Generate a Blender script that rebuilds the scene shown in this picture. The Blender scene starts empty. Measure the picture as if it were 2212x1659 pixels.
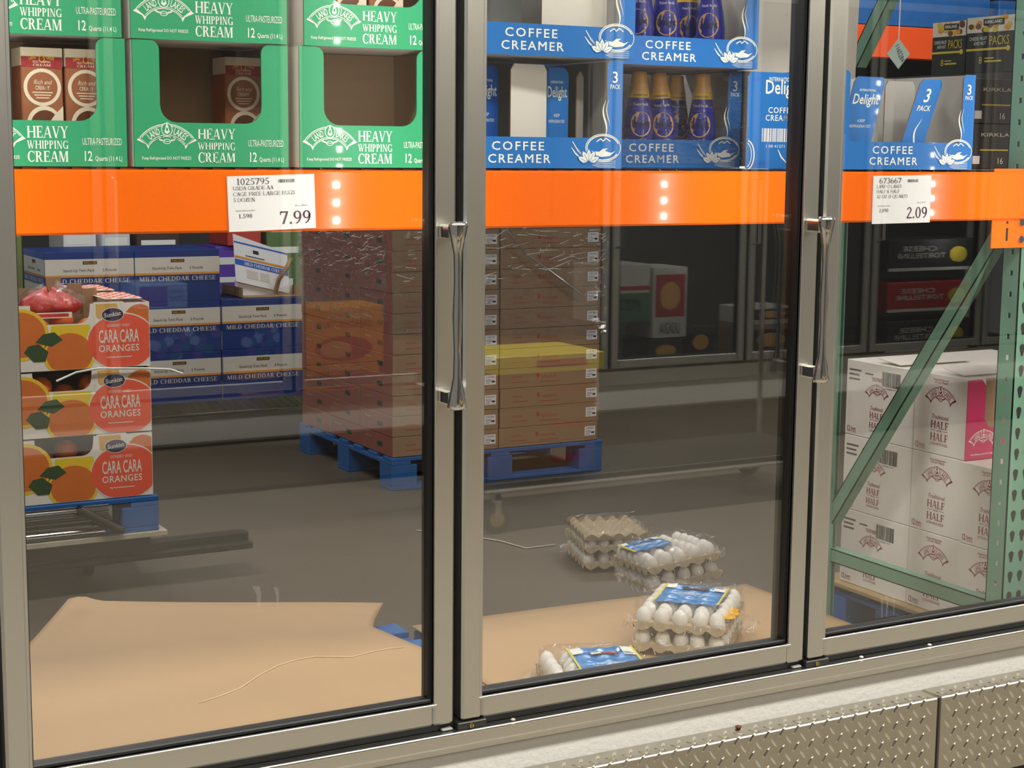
import bpy, math, random
from math import sin, cos, pi, radians
from mathutils import Matrix, Vector
random.seed(7)
SC = bpy.context.scene
COL = SC.collection

# ------------------------------------------------------------------ camera
FPX, YAW, PITCH, ROLL = 3541.64, .5035991, .1411710, .00955738
cam = bpy.data.cameras.new('camera'); cam.sensor_width = 36; cam.lens = 36*FPX/2212
cam.clip_start = .05; cam.clip_end = 80
camo = bpy.data.objects.new('camera', cam); COL.objects.link(camo)
_f = Vector((sin(YAW)*cos(PITCH), cos(YAW)*cos(PITCH), -sin(PITCH)))
_r = Vector((cos(YAW), -sin(YAW), 0)); _u = _r.cross(_f)
_R = cos(ROLL)*_r + sin(ROLL)*_u; _U = -sin(ROLL)*_r + cos(ROLL)*_u
camo.matrix_world = Matrix(((_R.x, _U.x, -_f.x, 0), (_R.y, _U.y, -_f.y, -2.5), (_R.z, _U.z, -_f.z, 1.42), (0, 0, 0, 1)))
SC.camera = camo

# ------------------------------------------------------------------ world, exposure, large lights
SC.view_settings.view_transform = 'Standard'; SC.view_settings.look = 'None'
SC.view_settings.gamma = 1; SC.view_settings.use_curve_mapping = False
SC.view_settings.exposure = 0.0
world = bpy.data.worlds.new('store_air'); SC.world = world; world.use_nodes = True
world.node_tree.nodes['Background'].inputs[0].default_value = (1, .96, .9, 1)
world.node_tree.nodes['Background'].inputs[1].default_value = .22
SC.cycles.max_bounces = 10; SC.cycles.transparent_max_bounces = 40
SC.cycles.glossy_bounces = 5; SC.cycles.caustics_reflective = False; SC.cycles.caustics_refractive = False
SC.cycles.sample_clamp_indirect = 6

def area(name, loc, rot, sx, sy, power, col=(1, 1, 1)):
    l = bpy.data.lights.new(name, 'AREA'); l.shape = 'RECTANGLE'; l.size = sx; l.size_y = sy
    l.energy = power; l.color = col
    o = bpy.data.objects.new(name, l); COL.objects.link(o); o.location = loc; o.rotation_euler = rot
    return o
WARM = (1, .96, .88); COOL = (1, .99, .96)
for i, (x, y) in enumerate(((-1.5, -2.3), (2.5, -2.3), (6.5, -2.3))):
    area('aisle_light', (x, y, 4.3), (0, 0, 0), 3.4, .5, 205, WARM)
for x, y in ((1.2, 1.6), (4.2, 1.6), (1.2, 4.2), (4.4, 4.2), (7.2, 3.0)):
    area('cooler_light', (x, y, 2.95), (0, 0, 0), 1.3, .25, 44, COOL)

# ------------------------------------------------------------------ materials
def lin(c): return tuple(((v/255)/12.92 if v <= 10 else (((v/255)+.055)/1.055)**2.4) for v in c)
MATS = {}
def M(name, rgb=(128, 128, 128), rough=.6, metal=0, spec=.5, noise=0, nscale=20, bump=0, bscale=200, coat=0, stretch=None, emit=0):
    if name in MATS: return MATS[name]
    m = bpy.data.materials.new(name); m.use_nodes = True; nt = m.node_tree; b = nt.nodes['Principled BSDF']
    c = lin(rgb)
    b.inputs['Base Color'].default_value = (*c, 1); b.inputs['Roughness'].default_value = rough
    b.inputs['Metallic'].default_value = metal; b.inputs['Specular IOR Level'].default_value = spec
    b.inputs['Coat Weight'].default_value = coat; b.inputs['Coat Roughness'].default_value = .06
    if emit:
        b.inputs['Emission Color'].default_value = (*c, 1); b.inputs['Emission Strength'].default_value = emit
    if noise or bump:
        tc = nt.nodes.new('ShaderNodeTexCoord'); mp = nt.nodes.new('ShaderNodeMapping')
        nt.links.new(tc.outputs['Object'], mp.inputs[0])
        if stretch: mp.inputs['Scale'].default_value = stretch
    if noise:
        n = nt.nodes.new('ShaderNodeTexNoise'); n.inputs['Scale'].default_value = nscale; n.inputs['Detail'].default_value = 4
        nt.links.new(mp.outputs[0], n.inputs['Vector'])
        r = nt.nodes.new('ShaderNodeMix'); r.data_type = 'RGBA'
        r.inputs[6].default_value = (*[v*(1-noise) for v in c], 1); r.inputs[7].default_value = (*[min(1, v*(1+noise)) for v in c], 1)
        nt.links.new(n.outputs[0], r.inputs[0]); nt.links.new(r.outputs[2], b.inputs['Base Color'])
    if bump:
        n = nt.nodes.new('ShaderNodeTexNoise'); n.inputs['Scale'].default_value = bscale; n.inputs['Detail'].default_value = 3
        nt.links.new(mp.outputs[0], n.inputs['Vector'])
        bp = nt.nodes.new('ShaderNodeBump'); bp.inputs['Strength'].default_value = bump; bp.inputs['Distance'].default_value = .004
        nt.links.new(n.outputs[0], bp.inputs['Height']); nt.links.new(bp.outputs[0], b.inputs['Normal'])
    MATS[name] = m; return m

def clear_mat(name, fac, rough, tint=(1, 1, 1), bump=0, bscale=60, stretch=(1, 1, 1), fres=True, bdist=.01):
    """clear film or glass: see-through mixed with a mirror-like sheen"""
    m = bpy.data.materials.new(name); m.use_nodes = True; nt = m.node_tree; nt.nodes.clear()
    out = nt.nodes.new('ShaderNodeOutputMaterial'); mix = nt.nodes.new('ShaderNodeMixShader')
    tr = nt.nodes.new('ShaderNodeBsdfTransparent'); tr.inputs[0].default_value = (*tint, 1)
    gl = nt.nodes.new('ShaderNodeBsdfGlossy'); gl.inputs['Roughness'].default_value = rough
    nt.links.new(tr.outputs[0], mix.inputs[1]); nt.links.new(gl.outputs[0], mix.inputs[2]); nt.links.new(mix.outputs[0], out.inputs[0])
    if fres:   # Schlick curve on the facing angle, the same from both sides of the pane
        fr = nt.nodes.new('ShaderNodeLayerWeight'); fr.inputs[0].default_value = .5
        pw = nt.nodes.new('ShaderNodeMath'); pw.operation = 'POWER'; pw.inputs[1].default_value = 5
        ma = nt.nodes.new('ShaderNodeMath'); ma.operation = 'MULTIPLY_ADD'; ma.inputs[1].default_value = 1-fac; ma.inputs[2].default_value = fac
        nt.links.new(fr.outputs['Facing'], pw.inputs[0]); nt.links.new(pw.outputs[0], ma.inputs[0]); nt.links.new(ma.outputs[0], mix.inputs[0])
    else: mix.inputs[0].default_value = fac
    if bump:
        tc = nt.nodes.new('ShaderNodeTexCoord'); mp = nt.nodes.new('ShaderNodeMapping'); mp.inputs['Scale'].default_value = stretch
        n = nt.nodes.new('ShaderNodeTexNoise'); n.inputs['Scale'].default_value = bscale; n.inputs['Detail'].default_value = 5
        bp = nt.nodes.new('ShaderNodeBump'); bp.inputs['Strength'].default_value = bump; bp.inputs['Distance'].default_value = bdist
        nt.links.new(tc.outputs['Object'], mp.inputs[0]); nt.links.new(mp.outputs[0], n.inputs['Vector'])
        nt.links.new(n.outputs[0], bp.inputs['Height']); nt.links.new(bp.outputs[0], gl.inputs['Normal'])
        if fres: nt.links.new(bp.outputs[0], fr.inputs['Normal'])
    MATS[name] = m; return m

ALU = M('brushed_aluminium', (214, 213, 208), .30, 1, bump=.04, bscale=30, stretch=(6, 6, .3))
ALUH = M('brushed_aluminium_rail', (214, 213, 208), .30, 1, bump=.04, bscale=30, stretch=(.3, 6, 6))
CHROME = M('chrome', (215, 212, 205), .08, 1)
BLACK = M('black_rubber', (14, 14, 14), .45)
DKGREY = M('dark_grey_plastic', (52, 54, 50), .5)
WALLW = M('embossed_white_panel', (226, 224, 218), .4, bump=.35, bscale=110)
PLATE = M('tread_plate', (190, 185, 172), .28, 1, noise=.12, nscale=14)
LUG = M('tread_plate_lug', (232, 228, 216), .16, 1)
GLASS = clear_mat('door_glass', .092, 0, (.985, .985, .98))
GLASSB = clear_mat('freezer_glass', .04, 0, (.95, .95, .95))
FILM = clear_mat('stretch_film', .22, .10, (.97, .97, .97), bump=1, bscale=16, stretch=(1, 1, 3.5), fres=False, bdist=.16)
EGGFILM = clear_mat('egg_film', .12, .07, (.99, .99, .985), bump=1, bscale=26, stretch=(1, 1.6, 1), fres=False, bdist=.03)
FLOORIN = M('cooler_floor', (86, 79, 67), .5, noise=.18, nscale=3, bump=.1, bscale=40)
FLOOROUT = M('store_floor', (140, 132, 118), .35, noise=.12, nscale=2)
INWALL = M('cooler_wall', (46, 46, 44), .7)
GREEN = M('carton_green', (46, 160, 110), .45, coat=.25)
GREEN2 = M('carton_green_edge', (34, 134, 90), .6)
WHITEP = M('white_print', (236, 240, 232), .5)
CARDW = M('white_board', (214, 210, 202), .6)
CARDG = M('grey_board', (176, 174, 170), .65)
KRAFT = M('kraft_board', (150, 118, 84), .75, noise=.08, nscale=12)
KRAFTD = M('kraft_board_inside', (156, 130, 102), .8)
ORANGE = M('rack_orange', (255, 112, 0), .22, coat=.5)
BLUE = M('carton_blue', (18, 112, 194), .45, coat=.25)
BLUED = M('carton_blue_deep', (14, 82, 170), .45)
PALB = M('pallet_blue', (26, 92, 158), .7, noise=.25, nscale=14)
WOOD = M('pallet_wood', (178, 150, 110), .8, noise=.2, nscale=18)
SHEET = M('slip_sheet_kraft', (174, 143, 106), .6, noise=.05, nscale=5)
RACKG = M('rack_green', (100, 140, 120), .45, noise=.08, nscale=12)
HOLE_SHADE = M('hole_shade', (16, 18, 16), .8)  # shade inside openings put into a flat dark colour
HHW = M('half_and_half_white', (228, 224, 216), .55, noise=.03, nscale=5)
MAG = M('magenta_print', (150, 32, 72), .5)
PINK = M('half_and_half_pink', (206, 38, 104), .45, coat=.2)
INK = M('black_ink', (26, 26, 28), .6)
GREYINK = M('grey_ink', (92, 90, 90), .6)
PAPER = M('tag_paper', (238, 238, 240), .5)
PURPLE = M('price_ink', (72, 32, 56), .6)
EGGW = M('egg_shell', (224, 220, 214), .4)
YOLK = M('yolk_spill', (226, 170, 20), .3)
PULP = M('egg_tray_pulp', (176, 160, 132), .9, bump=.4, bscale=180)
LBLUE = M('egg_label_blue', (0, 128, 206), .35, coat=.4)
LYEL = M('egg_label_yellow', (226, 210, 60), .4)
BROWNBOX = M('brown_carton', (152, 124, 94), .75, noise=.06, nscale=9)
REDBOX = M('red_carton', (142, 84, 72), .7, noise=.08, nscale=9)
REDINK = M('red_ink', (176, 66, 52), .7)
NAVY = M('cheese_navy', (22, 52, 120), .5)
CBLUE = M('cheese_blue', (30, 96, 200), .5)
CWHITE = M('cheese_white', (214, 208, 196), .55)
CGOLD = M('cheese_gold', (222, 150, 50), .55)
CORAL = M('orange_carton_coral', (238, 92, 62), .5)
OWHITE = M('orange_carton_white', (232, 228, 214), .55)
OLEAF = M('orange_carton_leaf', (44, 74, 36), .6)
ORIND = M('orange_rind', (238, 200, 40), .5)
OFLESH = M('orange_flesh', (214, 112, 34), .5, noise=.12, nscale=20)
OLEMON = M('lemon_yellow', (230, 206, 20), .5)
ONAVY = M('sticker_navy', (30, 30, 70), .5)
DKMETAL = M('dark_steel', (30, 32, 31), .3, .1)
CREAMB = M('carton_brown', (150, 92, 58), .5, noise=.15, nscale=30)
CREAMR = M('carton_red', (150, 40, 44), .5)
CREAMC = M('carton_cream', (226, 214, 190), .5)
COFFEE = M('coffee_brown', (98, 54, 30), .4, noise=.2, nscale=40)
BOTB = M('bottle_blue', (36, 44, 150), .25, coat=.5)
BOTY = M('bottle_yellow', (236, 196, 30), .3)
BOTC = M('bottle_cap_tan', (222, 170, 88), .3)
BOTO = M('bottle_seal_gold', (216, 168, 80), .4)
NUTB = M('nut_pack_black', (34, 38, 36), .45)
NUTY = M('nut_pack_yellow', (210, 190, 60), .5)
NUTW = M('nut_pack_white', (220, 214, 196), .5)
NUTBR = M('nut_brown', (110, 64, 34), .5)
LED = M('led_dot', (255, 250, 240), .5, emit=125)

# ------------------------------------------------------------------ glyphs
def load_sans(offset):
    chars = [chr(c) for c in range(33, 127)]
    obs = []
    def tx(s):
        cu = bpy.data.curves.new('glyph', 'FONT'); cu.body = s; cu.resolution_u = 2; cu.offset = offset
        o = bpy.data.objects.new('glyph', cu); COL.objects.link(o); return o
    for c in chars: obs.append((c, tx(c), tx('H'+c+'H')))
    hh = tx('HH'); bpy.context.view_layer.update(); dg = bpy.context.evaluated_depsgraph_get()
    W0 = hh.evaluated_get(dg).dimensions.x; G = {}
    for c, a, b in obs:
        e = a.evaluated_get(dg); me = e.to_mesh()
        vs = [(v.co.x, v.co.y) for v in me.vertices]; fs = [tuple(p.vertices) for p in me.polygons]
        adv = b.evaluated_get(dg).dimensions.x - W0
        e.to_mesh_clear(); G[c] = (vs, fs, adv)
    capH = max(y for x, y in G['H'][0])
    G = {c: ([(x/capH, y/capH) for x, y in v], f, a/capH) for c, (v, f, a) in G.items()}
    G[' '] = ([], [], .38)
    cus = [o.data for t in obs for o in t[1:]] + [hh.data]
    for t in obs:
        for o in t[1:]: bpy.data.objects.remove(o)
    bpy.data.objects.remove(hh)
    for c in cus: bpy.data.curves.remove(c)
    return G
SANS = load_sans(0.0); BOLD = load_sans(0.012)
_v, _f, _a = SANS['M']; BOLD['M'] = ([(x+d, y) for d in (-.02, .02) for x, y in _v], _f+[tuple(i+len(_v) for i in q) for q in _f], _a)

SERIF = {}; LIGHT = {}
def _serif(SERIF, T, t):
    def g(c, w, *parts):
        vs, fs = [], []
        for p in parts:
            for q in p:
                n = len(vs); vs += q; fs.append(tuple(range(n, n+len(q))))
        SERIF[c] = (vs, fs, w)
    def rect(x0, y0, x1, y1): return [(x0, y0), (x1, y0), (x1, y1), (x0, y1)]
    def V(x, y0=0, y1=1, w=T, s=3, e=.09):
        r = [rect(x, y0, x+w, y1)]
        if s & 1: r.append([(x-e, y0), (x+w+e, y0), (x+w, y0+.07), (x, y0+.07)])
        if s & 2: r.append([(x, y1-.07), (x+w, y1-.07), (x+w+e, y1), (x-e, y1)])
        return r
    def Hn(x0, x1, y, w=t): return [rect(x0, y, x1, y+w)]
    def D(x0, y0, x1, y1, w): return [[(x0, y0), (x0+w, y0), (x1+w, y1), (x1, y1)] if y1 > y0 else [(x1, y1), (x1+w, y1), (x0+w, y0), (x0, y0)]]
    def A(cx, cy, rx, ry, a0, a1, T=T, t=t, n=12):
        r = []
        for i in range(n):
            a, b = radians(a0+(a1-a0)*i/n), radians(a0+(a1-a0)*(i+1)/n)
            r.append([(cx+(rx-T)*cos(a), cy+(ry-t)*sin(a)), (cx+rx*cos(a), cy+ry*sin(a)), (cx+rx*cos(b), cy+ry*sin(b)), (cx+(rx-T)*cos(b), cy+(ry-t)*sin(b))])
        return r
    def Sf(x, y=0, w=.28): return [rect(x-w/2, y, x+w/2, y+.045)]
    def Tm(x, y0, y1, w=.05): return [rect(x, y0, x+w, y1)]
    g('A', .82, D(.04, 0, .36, 1, .07), D(.34, 1, .62, 0, .17), Hn(.18, .6, .3), Sf(.08), Sf(.7))
    g('B', .72, V(.08), A(.3, .75, .32, .25, -90, 90), A(.3, .26, .38, .26, -90, 90), Hn(.2, .32, .935), Hn(.2, .32, .49), Hn(.2, .32, 0))
    g('C', .78, A(.43, .5, .41, .52, 48, 312), Tm(.7, .68, 1), Tm(.7, .05, .28, .03))
    g('D', .86, V(.08), A(.32, .5, .5, .5, -90, 90), Hn(.2, .34, .935), Hn(.2, .34, 0))
    g('E', .70, V(.08), Hn(.2, .62, .935), Hn(.2, .5, .48), Hn(.2, .64, 0), Tm(.58, .75, 1), Tm(.6, 0, .27), Tm(.46, .38, .64))
    g('F', .64, V(.08), Hn(.2, .6, .935), Hn(.2, .48, .48), Tm(.56, .73, 1), Tm(.45, .38, .64))
    g('G', .86, A(.43, .5, .41, .52, 48, 320), Tm(.7, .7, 1), V(.6, 0, .42, T, 2))
    g('H', .92, V(.08), V(.68), Hn(.2, .7, .48))
    g('I', .38, V(.11))
    g('J', .46, V(.18, .1, 1, T, 2), A(.1, .12, .24, .22, 180, 360, .13))
    g('K', .84, V(.08), D(.24, .42, .6, 1, .07), D(.36, .56, .6, 0, .18), Sf(.68, .955), Sf(.72))
    g('L', .68, V(.08), Hn(.2, .62, 0), Tm(.58, 0, .3))
    g('M', 1.06, V(.1, 0, 1, .07), V(.78), D(.12, 1, .42, 0, .17), D(.46, 0, .76, 1, .07))
    g('N', .9, V(.12, 0, 1, .07), V(.7, 0, 1, .07, 2), D(.1, 1, .6, 0, .18))
    g('O', .86, A(.43, .5, .41, .52, 0, 360, n=20))
    g('P', .68, V(.08), A(.3, .73, .34, .27, -90, 90), Hn(.2, .32, .935), Hn(.2, .32, .46))
    g('Q', .86, A(.43, .5, .41, .52, 0, 360, n=20), D(.45, .1, .62, -.2, .16))
    g('R', .82, V(.08), A(.3, .74, .34, .26, -90, 90), Hn(.2, .32, .935), Hn(.2, .34, .48), D(.32, .5, .56, 0, .18), Sf(.72))
    g('S', .62, A(.3, .745, .25, .27, 40, 262, .13), A(.3, .255, .27, .27, -140, 85, .13), Tm(.48, .72, .98, .04), Tm(.05, .03, .3, .04))
    g('T', .74, V(.28, s=1), Hn(.02, .7, .935), Tm(.02, .72, 1), Tm(.66, .72, 1))
    g('U', .86, V(.1, .3, 1, T, 2), V(.7, .3, 1, .07, 2), A(.435, .32, .335, .33, 180, 360, .13))
    g('V', .82, D(.06, 1, .34, 0, .17), D(.38, 0, .7, 1, .07), Sf(.14, .955), Sf(.72, .955))
    g('W', 1.16, D(.05, 1, .28, 0, .16), D(.32, 0, .56, 1, .07), D(.44, 1, .68, 0, .16), D(.74, 0, 1.0, 1, .07), Sf(.12, .955), Sf(.52, .955), Sf(1.04, .955))
    g('X', .82, D(.06, 1, .56, 0, .18), D(.08, 0, .62, 1, .07), Sf(.14, .955), Sf(.66, .955), Sf(.12), Sf(.68))
    g('Y', .8, D(.04, 1, .32, .46, .17), D(.38, .46, .66, 1, .07), V(.31, 0, .5, T, 1), Sf(.12, .955), Sf(.68, .955))
    g('Z', .7, Hn(.06, .62, .935), Hn(.06, .64, 0), D(.06, 0, .44, 1, .18), Tm(.06, .74, 1), Tm(.6, 0, .26))
    g('0', .62, A(.3, .5, .26, .51, 0, 360, .12, n=18))
    g('1', .5, V(.2, 0, 1, .13, 1), D(.08, .8, .2, 1, .06))
    g('2', .6, A(.29, .72, .23, .29, -10, 165, .12), D(.04, .05, .39, .66, .11), Hn(.04, .54, 0, .1))
    g('3', .6, A(.27, .74, .22, .27, -85, 150, .12), A(.27, .26, .26, .27, -155, 88, .13))
    g('4', .62, V(.36, 0, 1, .13, 1), Hn(.02, .58, .26, .08), D(.02, .3, .36, 1, .07))
    g('5', .6, Hn(.12, .52, .9, .1), Tm(.12, .5, .98, .06), A(.26, .3, .28, .31, -150, 110, .13))
    g('6', .62, A(.3, .3, .26, .31, 0, 360, .12), A(.45, .38, .41, .63, 98, 190, .12))
    g('7', .6, Hn(.04, .56, .89, .1), D(.16, 0, .45, .95, .13), Tm(.04, .72, .98, .05))
    g('8', .62, A(.3, .75, .22, .26, 0, 360, .11), A(.3, .26, .26, .27, 0, 360, .12))
    g('9', .62, A(.3, .69, .26, .32, 0, 360, .12), A(.15, .61, .41, .62, -82, 10, .12))
    g('.', .28, [rect(.06, 0, .2, .14)]); g('-', .4, Hn(.05, .35, .38, .08)); g(',', .28, [rect(.06, -.1, .18, .12)])
    g('&', .9, A(.36, .26, .32, .28, 40, 330, .13), A(.38, .76, .2, .24, -60, 250, .1), D(.24, .72, .66, 0, .15))
    g('(', .36, A(.4, .45, .32, .62, 120, 240, .1)); g(')', .36, A(-.04, .45, .32, .62, -60, 60, .1)); g('/', .4, D(.02, 0, .28, 1, .07))
    g(' ', .34)
_serif(SERIF, .185, .075); _serif(LIGHT, .11, .05)

# ------------------------------------------------------------------ mesh builder
FRONT = (Vector((1, 0, 0)), Vector((0, 0, 1))); LEFT = (Vector((0, -1, 0)), Vector((0, 0, 1)))
BACK = (Vector((-1, 0, 0)), Vector((0, 0, 1))); TOP = (Vector((1, 0, 0)), Vector((0, 1, 0))); RIGHT = (Vector((0, 1, 0)), Vector((0, 0, 1)))
class MB:
    def __init__(s): s.v = []; s.f = []; s.mi = []; s.mats = []; s.fr((0, 0, 0), FRONT)
    def fr(s, o, uv): s.o = Vector(o); s.u, s.w = Vector(uv[0]), Vector(uv[1]); s.n = s.u.cross(s.w); return s
    def P(s, a, b, c=0): return tuple(s.o + a*s.u + b*s.w + c*s.n)
    def k(s, m):
        if m not in s.mats: s.mats.append(m)
        return s.mats.index(m)
    def face(s, pts, m):
        n = len(s.v); s.v += [tuple(p) for p in pts]; s.f.append(tuple(range(n, n+len(pts)))); s.mi.append(s.k(m))
    def poly(s, pts, m, c=.0006): s.face([s.P(a, b, c) for a, b in pts], m)
    def prism(s, pts, m, c0, c1, side=None, back=None):
        s.face([s.P(a, b, c1) for a, b in pts], m); s.face([s.P(a, b, c0) for a, b in reversed(pts)], back or m)
        for i in range(len(pts)):
            (a, b), (d, e) = pts[i], pts[(i+1) % len(pts)]
            s.face([s.P(a, b, c0), s.P(d, e, c0), s.P(d, e, c1), s.P(a, b, c1)], side or m)
    def rect(s, a0, b0, a1, b1, m, c=.0006): s.poly([(a0, b0), (a1, b0), (a1, b1), (a0, b1)], m, c)
    def box(s, x0, x1, y0, y1, z0, z1, m):
        p = [(x0, y0, z0), (x1, y0, z0), (x1, y1, z0), (x0, y1, z0), (x0, y0, z1), (x1, y0, z1), (x1, y1, z1), (x0, y1, z1)]
        n = len(s.v); s.v += p; k = s.k(m)
        for q in ((0, 3, 2, 1), (4, 5, 6, 7), (0, 1, 5, 4), (1, 2, 6, 5), (2, 3, 7, 6), (3, 0, 4, 7)):
            s.f.append(tuple(n+i for i in q)); s.mi.append(k)
    def bbox(s, x0, x1, y0, y1, z0, z1, m, b=.003):
        """box with chamfered edges"""
        n = len(s.v); k = s.k(m); X, Y, Z = (x0, x1), (y0, y1), (z0, z1); idx = {}
        for i in (0, 1):
            for j in (0, 1):
                for l in (0, 1):
                    sx, sy, sz = (1-2*i)*b, (1-2*j)*b, (1-2*l)*b
                    for ax in range(3):
                        p = [X[i]+sx, Y[j]+sy, Z[l]+sz]; p[ax] = (X[i], Y[j], Z[l])[ax]
                        idx[(i, j, l, ax)] = len(s.v); s.v.append(tuple(p))
        def q(*a): s.f.append(tuple(idx[t] for t in a)); s.mi.append(k)
        for i in (0, 1):
            o = [(0, 0), (1, 0), (1, 1), (0, 1)]
            if i == 0: o = o[::-1]
            q(*[(i, a, b_, 0) for a, b_ in o]); q(*[(a, i, b_, 1) for a, b_ in o[::-1]]); q(*[(a, b_, i, 2) for a, b_ in o])
        for a in (0, 1):
            for b_ in (0, 1):
                q((a, b_, 0, 0), (a, b_, 1, 0), (a, b_, 1, 1), (a, b_, 0, 1)); q((a, 0, b_, 0), (a, 1, b_, 0), (a, 1, b_, 2), (a, 0, b_, 2)); q((0, a, b_, 1), (1, a, b_, 1), (1, a, b_, 2), (0, a, b_, 2))
                for l in (0, 1): q((a, b_, l, 0), (a, b_, l, 1), (a, b_, l, 2))
    def tube(s, pts, r, m, n=8, caps=True):
        pts = [Vector(p) for p in pts]; rr = r if isinstance(r, (list, tuple)) else [r]*len(pts); base = len(s.v); k = s.k(m)
        up = Vector((0, 0, 1))
        for i, p in enumerate(pts):
            d = (pts[min(i+1, len(pts)-1)] - pts[max(i-1, 0)]).normalized()
            a = d.cross(up if abs(d.z) < .95 else Vector((0, 1, 0))).normalized(); b = a.cross(d)
            for j in range(n): s.v.append(tuple(p + rr[i]*(cos(2*pi*j/n)*a + sin(2*pi*j/n)*b)))
        for i in range(len(pts)-1):
            for j in range(n):
                s.f.append((base+i*n+j, base+i*n+(j+1) % n, base+(i+1)*n+(j+1) % n, base+(i+1)*n+j)); s.mi.append(k)
        if caps:
            s.f.append(tuple(base+j for j in range(n))); s.mi.append(k)
            s.f.append(tuple(base+(len(pts)-1)*n+j for j in reversed(range(n)))); s.mi.append(k)
    def lathe(s, prof, m, n=14, o=(0, 0, 0), ms=None):
        base = len(s.v)
        for r, z in prof:
            for j in range(n): s.v.append((o[0]+r*cos(2*pi*j/n), o[1]+r*sin(2*pi*j/n), o[2]+z))
        for i in range(len(prof)-1):
            k = s.k(ms[i] if ms else m)
            for j in range(n): s.f.append((base+i*n+j, base+i*n+(j+1) % n, base+(i+1)*n+(j+1) % n, base+(i+1)*n+j)); s.mi.append(k)
    def grid(s, fn, nu, nv, m):
        base = len(s.v); k = s.k(m)
        for j in range(nv+1):
            for i in range(nu+1): s.v.append(tuple(fn(i/nu, j/nv)))
        for j in range(nv):
            for i in range(nu):
                a = base+j*(nu+1)+i; s.f.append((a, a+1, a+nu+2, a+nu+1)); s.mi.append(k)
    # ---- print on the current frame
    def ring(s, cu, cv, ru, rv, wu, wv, m, a0=0, a1=360, n=24, c=.0006):
        for i in range(n):
            a, b = radians(a0+(a1-a0)*i/n), radians(a0+(a1-a0)*(i+1)/n)
            s.poly([(cu+(ru-wu)*cos(a), cv+(rv-wv)*sin(a)), (cu+ru*cos(a), cv+rv*sin(a)), (cu+ru*cos(b), cv+rv*sin(b)), (cu+(ru-wu)*cos(b), cv+(rv-wv)*sin(b))], m, c)
    def disc(s, cu, cv, ru, rv, m, n=20, c=.0006, a0=0, a1=360, clip=None):
        p = [(cu+ru*cos(radians(a0+(a1-a0)*i/n)), cv+rv*sin(radians(a0+(a1-a0)*i/n))) for i in range(n+(a1-a0 < 360))]
        if clip: p = [(min(max(a, clip[0]), clip[2]), min(max(b, clip[1]), clip[3])) for a, b in p]
        s.poly(p, m, c)
    def line(s, pts, w, m, c=.0006, taper=False):
        n = len(pts)
        for i in range(n-1):
            (a, b), (d, e) = pts[i], pts[i+1]; L = math.hypot(d-a, e-b) or 1; px, py = -(e-b)/L, (d-a)/L
            w0 = w*(sin(pi*(i+.3)/(n-.4)) if taper else 1)/2; w1 = w*(sin(pi*(i+1.3)/(n-.4)) if taper else 1)/2
            s.poly([(a-px*w0, b-py*w0), (d-px*w1, e-py*w1), (d+px*w1, e+py*w1), (a+px*w0, b+py*w0)], m, c)
    def text(s, t, u, v, h, m, w=None, al='l', font=SANS, sp=0, shear=0, rot=0, c=.0006, umax=None, arc=None):
        adv = sum(font.get(ch, font[' '])[2] + sp for ch in t) - sp
        sx = h if w is None else w/adv; tot = adv*sx
        x = u - (tot/2 if al == 'c' else tot if al == 'r' else 0); cr, sr = cos(rot), sin(rot)
        for ch in t:
            vs, fs, a = font.get(ch, font[' ']); n = len(s.v); k = s.k(m)
            if umax is None or x + a*sx <= umax:
                for (p, q) in vs:
                    X, Yv = x + p*sx + shear*q*h, q*h
                    if arc:
                        th = (X-u)/arc; R = arc+Yv; A, B = u+R*sin(th), v+R*cos(th)-arc
                    else: A, B = u+(X-u)*cr-Yv*sr, v+(X-u)*sr+Yv*cr
                    s.v.append(s.P(A, B, c))
                for f_ in fs: s.f.append(tuple(n+i for i in f_)); s.mi.append(k)
            x += (a+sp)*sx
        return tot
    def bars(s, u, v, w, h, m, n=28, seed=1):
        r = random.Random(seed); x = u
        while x < u+w:
            b = r.choice((1, 1, 2, 3))*w/(n*2.6); s.rect(x, v, min(x+b, u+w), v+h, m); x += b + r.choice((1, 1, 2))*w/(n*2.6)
    def mesh(s, name, smooth=False):
        me = bpy.data.meshes.new(name); me.from_pydata(s.v, [], s.f)
        for m in s.mats: me.materials.append(m)
        me.polygons.foreach_set('material_index', s.mi)
        if smooth: me.polygons.foreach_set('use_smooth', [True]*len(me.polygons))
        me.update(); return me
    def obj(s, name, parent=None, smooth=False, **kw): return add(name, s.mesh(name, smooth), parent, **kw)

def add(name, me, parent=None, loc=None, rot=None, label=None, cat=None, group=None, kind=None):
    o = bpy.data.objects.new(name, me); COL.objects.link(o)
    if parent: o.parent = parent
    if loc: o.location = loc
    if rot: o.rotation_euler = rot
    if label: o['label'] = label
    if cat: o['category'] = cat
    if group: o['group'] = group
    if kind: o['kind'] = kind
    return o
def thing(name, label, cat, loc=(0, 0, 0), rz=0, group=None, kind=None, rot=None):
    return add(name, None, None, loc, rot or (0, 0, rz), label, cat, group, kind)
def dup(root, loc, rot=None, label=None):
    r = root.copy(); COL.objects.link(r); r.location = loc
    if rot is not None: r.rotation_euler = rot
    if label: r['label'] = label
    for ch in list(root.children):
        c = ch.copy(); COL.objects.link(c); c.parent = r
        for g in list(ch.children):
            d = g.copy(); COL.objects.link(d); d.parent = c
    return r
def struct(name, mb, smooth=False): return mb.obj(name, kind='structure', smooth=smooth)
def arcpts(cx, cy, r, a0, a1, n=6): return [(cx+r*cos(radians(a0+(a1-a0)*i/n)), cy+r*sin(radians(a0+(a1-a0)*i/n))) for i in range(n+1)]
ORD = ['first', 'second', 'third', 'fourth', 'fifth', 'sixth', 'seventh', 'eighth', 'ninth', 'tenth', 'eleventh', 'twelfth', 'thirteenth', 'fourteenth', 'fifteenth', 'sixteenth']
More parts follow.
